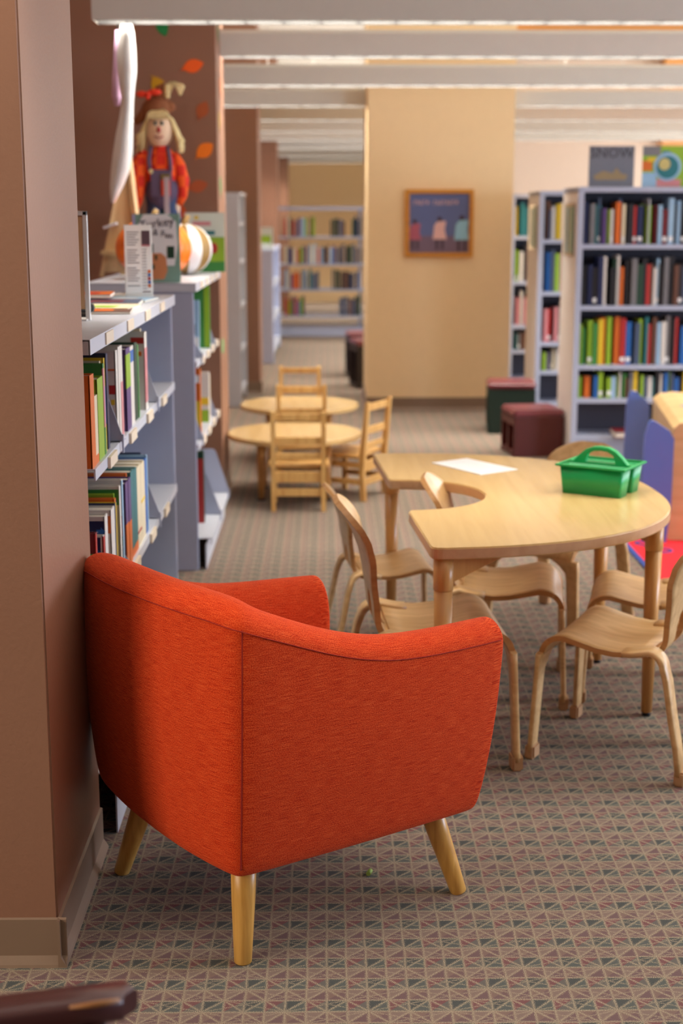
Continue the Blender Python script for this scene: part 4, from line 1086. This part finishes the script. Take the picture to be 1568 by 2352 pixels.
# ------------------------------------------------------------------ tall ranges on the right
RX = 1.517
SH = (1.336, .966, .603, .395, .16)
def tall_range(y0, nbay, label, books_to, rname):
    r = empty('library_range', (RX, y0, 0), 0, label, 'bookcase', 'tall double-sided shelving ranges on the right'); D = .56; w = .92
    bm = bmesh.new(); box(bm, 0, .03, 0, D, 0, 1.66); bmesh.ops.bevel(bm, geom=bm.edges[:], offset=.006, segments=2, affect='EDGES'); ep = fin('end_panel', bm, M_endpan, r)
    bxo('panel_edge', -.002, .034, -.008, .0, 0, 1.655, M_shelf, r)
    bxo('canopy_top', 0, w*nbay+.03, -.004, D, 1.645, 1.676, M_shelf, r)
    bxo('card_holder', -.008, -.0005, .10, .46, 1.26, 1.58, M_acr, r)
    bxo('card', -.012, -.0085, .12, .21, 1.28, 1.56, mat('pale_green_card', (150, 176, 150), .6), r); bxo('card', -.012, -.0085, .30, .36, 1.28, 1.56, mat('pale_teal_card', (140, 168, 168), .6), r)
    bxo('centre_panel', .03, w*nbay+.03, D/2-.004, D/2+.004, 0.1, 1.645, mat('painted_shade_backing', (58, 56, 68), .6), r)  # coloured dark in place of the shade and far-side books between the shelves
    for b in range(nbay):
        if b: bxo('upright', .03+w*b-.012, .03+w*b+.012, 0, D, 0, 1.645, M_shelf, r)
    bxo('base', .03, w*nbay+.03, .015, D, 0, .14, M_shelf, r)
    for z in SH:
        bxo('shelf', .031, w*nbay+.03, 0.002, D/2-.005, z-.028, z, M_shelf, r)
    if y0 < 9: bxo('bookend', .43, .436, .01, .2, SH[0], SH[0]+.27, M_shelfw, r)
    return r
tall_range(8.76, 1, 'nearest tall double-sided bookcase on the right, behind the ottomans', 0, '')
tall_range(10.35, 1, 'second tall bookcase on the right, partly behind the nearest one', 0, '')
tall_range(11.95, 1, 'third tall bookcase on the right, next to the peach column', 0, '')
rg = random.Random(21)
shn = ['top', 'second', 'third', 'fourth', 'bottom']
vivid = ['blue', 'yellow', 'orange', 'red', 'teal', 'lime', 'pale blue', 'white', 'cream', 'navy', 'green', 'purple', 'pink', 'slate', 'brown', 'black', 'grey']
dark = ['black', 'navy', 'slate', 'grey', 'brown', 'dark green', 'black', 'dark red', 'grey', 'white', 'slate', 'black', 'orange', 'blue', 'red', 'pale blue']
def far_row(y0, z, x0, x1, pal, sname, rname, hmax):
    x = x0; k = 0
    while x < x1-.015:
        t = rg.uniform(.012, .034); t = min(t, x1-x); h = rg.uniform(.72, .96)*hmax; c = rg.choice(pal)
        if k > 38: break
        book('book', (x+t, y0+.03+rg.uniform(-.008, .02), z+.0006), t, .17, h, R(-90), c, '%s book, %s from left, %s shelf, %s right-hand bookcase' % (c, ordn2[k], sname, rname),
             'books on the tall right-hand bookcases', 0, False, rg.random() < .2)
        k += 1; x += t + (.0015 if rg.random() < .93 else .02)
caps = {0: .285, 1: .315, 2: .31, 3: .172}
for si in range(4):
    z = SH[si]
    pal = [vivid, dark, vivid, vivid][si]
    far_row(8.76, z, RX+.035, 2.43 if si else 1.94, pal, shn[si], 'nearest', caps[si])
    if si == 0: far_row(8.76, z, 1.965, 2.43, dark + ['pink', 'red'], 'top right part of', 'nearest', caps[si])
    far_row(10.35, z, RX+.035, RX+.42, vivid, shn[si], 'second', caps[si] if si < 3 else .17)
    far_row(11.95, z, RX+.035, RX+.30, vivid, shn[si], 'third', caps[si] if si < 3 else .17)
o = book('book', (1.93, 8.80, .162), .035, .2, .26, 0, 'dark red', 'dark red book lying flat on the bottom shelf of the nearest right-hand bookcase')
o.matrix_world = Matrix.Translation((1.97, 8.80, .162+.037)) @ Matrix.Rotation(R(-90), 4, 'Z') @ Matrix.Rotation(R(90), 4, 'Y') @ Matrix.Rotation(R(90), 4, 'X')
o.matrix_world = Matrix.Translation((1.78, 8.85, .1625)) @ Matrix(((0, 0, 1, 0), (1, 0, 0, 0), (0, 1, 0, 0), (0, 0, 0, 1))) @ Matrix.Translation((.03, 0, 0))

# signs standing on the nearest range
def board(name, x0, x1, z0, z1, y, m, label):
    r = empty(name, ((x0+x1)/2, y, z0), 0, label, 'poster'); w = (x1-x0)/2
    bxo('board', -w, w, -.004, .004, 0, z1-z0, m, r); bxo('back_stand', -.02, .02, .004, .08, 0, .004, m, r); bxo('back_stand', -.02, .02, .076, .08, 0, (z1-z0)*.02+.01, m, r)
    return r
M_slateb = mat('grey_poster', (112, 114, 124), .5)
r = board('poster', 1.615, 1.895, 1.6765, 1.925, 9.0, M_slateb, 'grey SNOW poster standing on top of the nearest right-hand bookcase')
M_ink = mat('charcoal_ink', (56, 56, 62), .6)
text_mesh('poster_title', 'SNOW', .088, M_ink, r, (0, -.0052, .205), (R(90), 0, 0))
bm = bmesh.new(); prism(bm, [(-.10, .045), (.09, .045), (.10, .075), (.06, .085), (.03, .12), (.01, .085), (-.05, .10), (-.11, .07)], 'y', -.0052, -.0042); fin('poster_print', bm, mat('bronze_ink', (150, 128, 92), .6), r)
r = board('poster', 1.945, 2.225, 1.6765, 1.925, 9.0, cmat('lime'), 'bright green poster with a round blue picture on top of the nearest bookcase')
for q_, (x0, x1, z0, z1, c) in enumerate(((-.14, -.03, .19, .248, 'grey'), (-.14, -.08, .10, .16, 'orange'), (-.12, .10, .005, .05, 'pink'), (-.14, -.05, .0, .09, 'pale blue'), (-.02, .03, .2, .22, 'teal'), (-.11, -.05, .155, .18, 'yellow'))):
    bxo('poster_print', x0, x1, -.0044-.0002*q_, -.0041, z0, z1, cmat(c), r)
bm = bmesh.new(); tube(bm, [(.015, -.0075, .125), (.015, -.0056, .125)], .085, 32); fin('poster_print', bm, cmat('pale blue'), r)
bm = bmesh.new(); tube(bm, [(.015, -.0095, .122), (.015, -.0076, .122)], .068, 32); fin('poster_print', bm, cmat('teal'), r)
bm = bmesh.new(); tube(bm, [(-.005, -.0112, .14), (-.005, -.0096, .14)], .036, 24); fin('poster_print', bm, mat('sand_ink', (196, 178, 110), .6), r)

# ------------------------------------------------------------------ framed poster on the column
r = empty('framed_picture', (.862, 11.13, 1.19), 0, 'square picture of three figures in an orange wooden frame on the peach column', 'picture')
M_frame = wood('orange_oak_frame', (198, 128, 34), (216, 148, 50), .35, 0, 8)
w = .262; h = .51
for x0, x1, z0, z1 in ((-w, w, 0, .032), (-w, w, h-.032, h), (-w, -w+.032, .032, h-.032), (w-.032, w, .032, h-.032)): bxo('frame_rail', x0, x1, -.03, 0, z0, z1, M_frame, r, .003)
bxo('print', -w+.03, w-.03, -.012, -.004, .03, h-.03, mat('dusk_blue_print', (96, 108, 156), .5), r)
bxo('printed_ground', -w+.032, w-.032, -.0132, -.0122, .032, .16, mat('mauve_ground', (118, 98, 118), .5), r)
M_pkl = mat('pink_print', (230, 184, 178), .5)
bm = bmesh.new(); rg2 = random.Random(3); x = -.195
for wd in (5, 8):
    for k in range(wd):
        l = .017; z = .395 + rg2.uniform(-.003, .003)
        if k % 3 == 0: box(bm, x, x+.005, -.0136, -.0122, z, z+.032); box(bm, x, x+l, -.0136, -.0122, z+.026, z+.032)
        elif k % 3 == 1: box(bm, x, x+.005, -.0136, -.0122, z, z+.032); box(bm, x+l-.005, x+l, -.0136, -.0122, z, z+.032); box(bm, x, x+l, -.0136, -.0122, z+.012, z+.018)
        else: box(bm, x, x+l, -.0136, -.0122, z, z+.006); box(bm, x+l/2-.003, x+l/2+.003, -.0136, -.0122, z, z+.032)
        x += l+.007
    x += .03; fin('printed_word', bm, M_pkl, r); bm = bmesh.new()
bm.free()
def fig(x, z, s, m, sk):
    bm = bmesh.new(); prism(bm, [(x-.05*s, z), (x+.05*s, z), (x+.035*s, z+.07*s), (x+.045*s, z+.13*s), (x+.02*s, z+.13*s), (x-.02*s, z+.125*s), (x-.04*s, z+.1*s)], 'y', -.0142, -.0134); fin('printed_figure', bm, m, r)
    bm = bmesh.new(); tube(bm, [(x-.002, -.0146, z+.145*s), (x-.002, -.0134, z+.145*s)], .017*s, 16); fin('printed_head', bm, sk, r)
    bxo('printed_leg', x-.028*s, x-.012*s, -.0142, -.0134, z-.075*s, z, sk, r); bxo('printed_leg', x+.012*s, x+.028*s, -.0142, -.0134, z-.075*s, z, sk, r)
fig(.005, .135, 1.05, M_pkl, mat('dark_brown_print', (60, 44, 52), .5)); fig(-.185, .130, .95, mat('rose_print', (176, 92, 112), .5), _M['dark_brown_print']); fig(.175, .13, 1.15, mat('sky_print', (150, 200, 222), .5), _M['dark_brown_print'])

# ------------------------------------------------------------------ ottomans
def ottoman(loc, rz, w, h, body, top, label, open_side=True):
    r = empty('ottoman', loc, rz, label, 'stool', 'cube ottomans with padded tops'); t = .022; W2 = w/2
    # body local: +X and -X solid panels..., open on -X with a centre board
    bxo('side_panel', -W2, W2, -W2, -W2+t, 0, h-.045, body, r, .003); bxo('side_panel', -W2, W2, W2-t, W2, 0, h-.045, body, r, .003)
    bxo('side_panel', W2-t, W2, -W2+t, W2-t, 0, h-.045, body, r, .003); bxo('top_board', -W2, W2-t, -W2+t, W2-t, h-.10, h-.045, body, r)
    bxo('bottom_board', -W2, W2-t, -W2+t, W2-t, .01, .035, body, r); bxo('divider_board', -W2, W2-t, -.012, .012, .035, h-.10, body, r)
    bm = bmesh.new(); box(bm, -W2-.004, W2+.004, -W2-.004, W2+.004, h-.045, h); bmesh.ops.bevel(bm, geom=bm.edges[:], offset=.014, segments=3, affect='EDGES')
    fin('padded_top', bm, top, r)
M_mar = mat('maroon_vinyl', (126, 58, 66), .3, spec=.6); M_marb = mat('dark_red_laminate', (82, 24, 20), .45); M_grnb = mat('dark_green_laminate', (20, 44, 36), .5); M_blk = mat('near_black_laminate', (34, 20, 20), .5)
ottoman((1.325, 9.10, 0), R(8), .325, .30, M_marb, M_mar, 'dark red ottoman nearest the camera, in front of the tall right-hand bookcase')
ottoman((1.305, 10.06, 0), R(-4), .33, .36, M_grnb, M_mar, 'dark green ottoman with maroon top beside the peach column')
ottoman((.40, 12.75, 0), R(12), .34, .42, M_blk, M_mar, 'near-black ottoman, front one of two beside the left face of the column')
ottoman((.36, 13.6, 0), R(5), .34, .42, M_blk, M_mar, 'near-black ottoman, rear one of two beyond the column')

# ------------------------------------------------------------------ blue and wood picture-book bin, red rug
M_blue = mat('periwinkle_laminate', (104, 130, 208), .45); M_bins = wood('bin_maple', (204, 168, 112), (224, 190, 136), .35, 0, 3)
r = empty('reading_bin', (1.80, 6.95, 0), R(0), 'blue sided maple picture-book bin at the right edge behind the curved table', 'book bin')
def panel(x, y, w, h, rz):
    P = [(-w/2+.01, 0), (w/2-.015, 0), (w/2, h*.30), (w/2, h-.085), (w/2-.02, h-.05), (-w/2+.045, h-.004), (-w/2+.03, h), (-w/2+.018, h-.008), (-w/2, h-.07), (-w/2-.004, h*.4)]
    bm = bmesh.new(); prism(bm, P, 'y', -.009, .009); o = fin('side_panel', bm, M_blue, r); o.location = (x-1.80, y-6.95, .009); o.rotation_euler = (0, 0, rz)
panel(1.537, 6.50, .135, .575, R(-6)); panel(1.678, 7.62, .125, .575, R(-6))
bm = bmesh.new(); prism(bm, [(0, .01), (.62, .01), (.62, .36), (.55, .46), (.42, .535), (.28, .565), (.10, .575), (.03, .565), (0, .54)], 'y', -.52, .62)
o = fin('bin_body', bm, M_bins, r); o.location = (-.118, .10, 0); o.rotation_euler = (0, 0, R(-8))
bm = bmesh.new(); box(bm, -.12, .20, -.14, .16, 0, .006); o = fin('blue_mat', bm, mat('sky_blue_card', (106, 150, 214), .5), r); o.location = (.14, .02, .571); o.rotation_euler = (0, 0, R(20))
bm = bmesh.new(); box(bm, 1.408, 3.18, 5.42, 6.98, .0005, .008)
rug = tag(fin('rug', bm, mat('red_rug', (214, 16, 30), .9)), 'red rug with a blue border under the book bin at right', 'rug')
mbr = mat('rug_blue', (40, 62, 130), .9)
for x0, x1, y0, y1 in ((1.383, 1.408, 5.395, 7.005), (3.18, 3.205, 5.395, 7.005), (1.408, 3.18, 5.395, 5.42), (1.408, 3.18, 6.98, 7.005)): bxo('border', x0, x1, y0, y1, .0005, .009, mbr, rug)
bm = bmesh.new()
for cx, cy, rr_ in ((1.50, 6.46, .055), (1.52, 6.32, .05)):
    tube(bm, [(cx+rr_*math.cos(R(a))*1.1, cy+rr_*.8*math.sin(R(a)), .009) for a in range(0, 361, 20)], .006, 6)
blob(bm, (1.49, 6.30, .008), (.02, .03, .003), 10, 6); fin('pattern', bm, mat('rug_blue', (40, 62, 130), .9), rug)

# ------------------------------------------------------------------ toddler tables and ladder-back chairs
def round_table(x, y, rad, label):
    r = empty('round_table', (x, y, 0), 0, label, 'table', 'low round tables in the left aisle')
    bm = bmesh.new(); tube(bm, [(0, 0, .318), (0, 0, .322), (0, 0, .343), (0, 0, .346)], [rad-.004, rad, rad, rad-.004], 64)
    for f in bm.faces: f.smooth = False
    fin('tabletop', bm, M_woodt, r)
    for k in range(4):
        a = R(45+90*k); px, py = rad*.69*math.cos(a), rad*.69*math.sin(a)
        bm = bmesh.new(); tube(bm, [(px, py, 0), (px, py, .1), (px, py, .318)], [.016, .020, .024], 16); lg = fin('leg', bm, M_legw, r)
        bm = bmesh.new(); tube(bm, [(px, py, 0), (px, py, .008)], [.024, .022], 14); fin('glide', bm, M_black, lg)
round_table(-.178, 7.74, .366, 'nearer of the two low round maple tables in the left aisle')
round_table(-.175, 8.93, .372, 'farther of the two low round maple tables in the left aisle')
def ladder_chair():
    # faces local +Y (back at -Y)
    r = empty('ladder_back_chair', (0, 0, 0), 0); w = .13; m = M_ladder
    for s in (-1, 1):
        bm = bmesh.new(); prism(bm, [(-.150, 0), (-.122, 0), (-.112, .16), (-.114, .24), (-.150, .52), (-.156, .528), (-.168, .525), (-.146, .24), (-.140, .16)], 'x', s*w-.012, s*w+.012); fin('back_post', bm, m, r)
        bxo('front_leg', s*w-.012, s*w+.012, .095, .122, 0, .228, m, r, .003)
        bxo('side_rail', s*w-.007, s*w+.007, -.115, .098, .085, .115, m, r, .003); bxo('side_rail', s*w-.007, s*w+.007, -.115, .098, .175, .205, m, r, .003)
    for z0, z1, y in ((.478, .515, -.152), (.352, .392, -.136), (.275, .306, -.127)):
        bxo('back_slat', -w+.01, w-.01, y-.008, y+.004, z0, z1, m, r, .003)
    bxo('seat', -w-.028, w+.028, -.112, .142, .228, .248, m, r, .006)
    bxo('apron', -w+.01, w-.01, -.128, -.116, .150, .208, m, r, .003); bxo('stretcher', -w+.01, w-.01, -.134, -.122, .078, .118, m, r, .003); bxo('stretcher', -w+.01, w-.01, .102, .114, .175, .205, m, r, .003)
    return r
lp = ladder_chair()
for i, (x, y, a, s, lab) in enumerate([(-.149, 7.395, 0, 1.0, 'ladder-back child chair at the near side of the nearer round table, back towards camera'),
        (-.150, 8.42, 0, 1.03, 'ladder-back child chair standing between the two round tables'), (-.182, 9.40, 180, .98, 'ladder-back child chair on the far side of the farther round table'),
        (.135, 7.70, 62, 1.02, 'ladder-back child chair at the right side of the nearer round table, seen from its side')]):
    o = lp if i == 0 else copy_tree(lp)
    o.location = (x, y, 0); o.rotation_euler = (0, 0, R(a)); o.scale = (s, s, s); tag(o, lab, 'chair', 'ladder-back chairs around the round tables')

# ------------------------------------------------------------------ foreground: arm of a dark wooden chair at the lower left
M_mah = mat('mahogany_stain', (84, 44, 44), .35, spec=.5, coat=.2); M_wear = mat('worn_edge', (176, 120, 70), .5)
r = empty('wooden_armchair', (-.42, 1.40, 0), 0, 'dark mahogany chair whose worn curved arm pokes in at the lower left corner', 'chair')
def armrest(sx):
    P = [(-.27, -.06), (-.17, .01), (-.08, .060), (.02, .098), (.12, .122), (.178, .134), (.186, .128)]
    bm = bmesh.new(); st = []
    for i, (x, y) in enumerate(P):
        a = Vector(P[max(i-1, 0)]); b = Vector(P[min(i+1, len(P)-1)]); t = (b-a).normalized(); n = Vector((-t.y, t.x))
        st.append(((x, y, .607), (n.x*.026*(1 if i < 6 else .5), n.y*.026*(1 if i < 6 else .5), 0), (0, 0, 1)))
    ribbon(bm, st, .028, .005)
    return fin('armrest', bm, M_mah, r)
ar = armrest(1)
bm = bmesh.new(); tube(bm, [(.12, .098, .6195), (.150, .104, .6198), (.176, .113, .619)], [.002, .004, .003], 8); fin('worn_patch', bm, M_wear, ar)
bm = bmesh.new(); tube(bm, [(.135, .108, 0), (.140, .112, .3), (.142, .115, .594)], [.014, .018, .018], 14); fin('front_leg', bm, M_mah, r)
bm = bmesh.new(); tube(bm, [(-.29, -.12, 0), (-.28, -.10, .3), (-.27, -.08, .62), (-.29, -.10, .9)], [.014, .018, .018, .014], 14); fin('back_post', bm, M_mah, r)
bm = bmesh.new(); tube(bm, [(.15, -.38, 0), (.15, -.38, .42)], [.014, .018], 14); fin('front_leg', bm, M_mah, r)
bm = bmesh.new(); tube(bm, [(-.25, -.52, 0), (-.25, -.52, .9)], [.016, .016], 14); fin('back_post', bm, M_mah, r)
bxo('seat', -.27, .17, -.54, .09, .40, .44, M_mah, r, .01); bxo('top_rail', -.30, -.27, -.53, -.09, .78, .88, M_mah, r, .01)

# scrap of green crayon on the carpet
bm = bmesh.new(); tube(bm, [(0, 0, .006), (.006, .018, .006), (.007, .021, .006)], [.0055, .0055, .003], 12); o = fin('crayon_stub', bm, mat('olive_wax', (128, 150, 60), .6)); o.location = (.094, 3.085, 0)
tag(o, 'short olive green crayon stub lying on the carpet beneath the armchair', 'crayon')
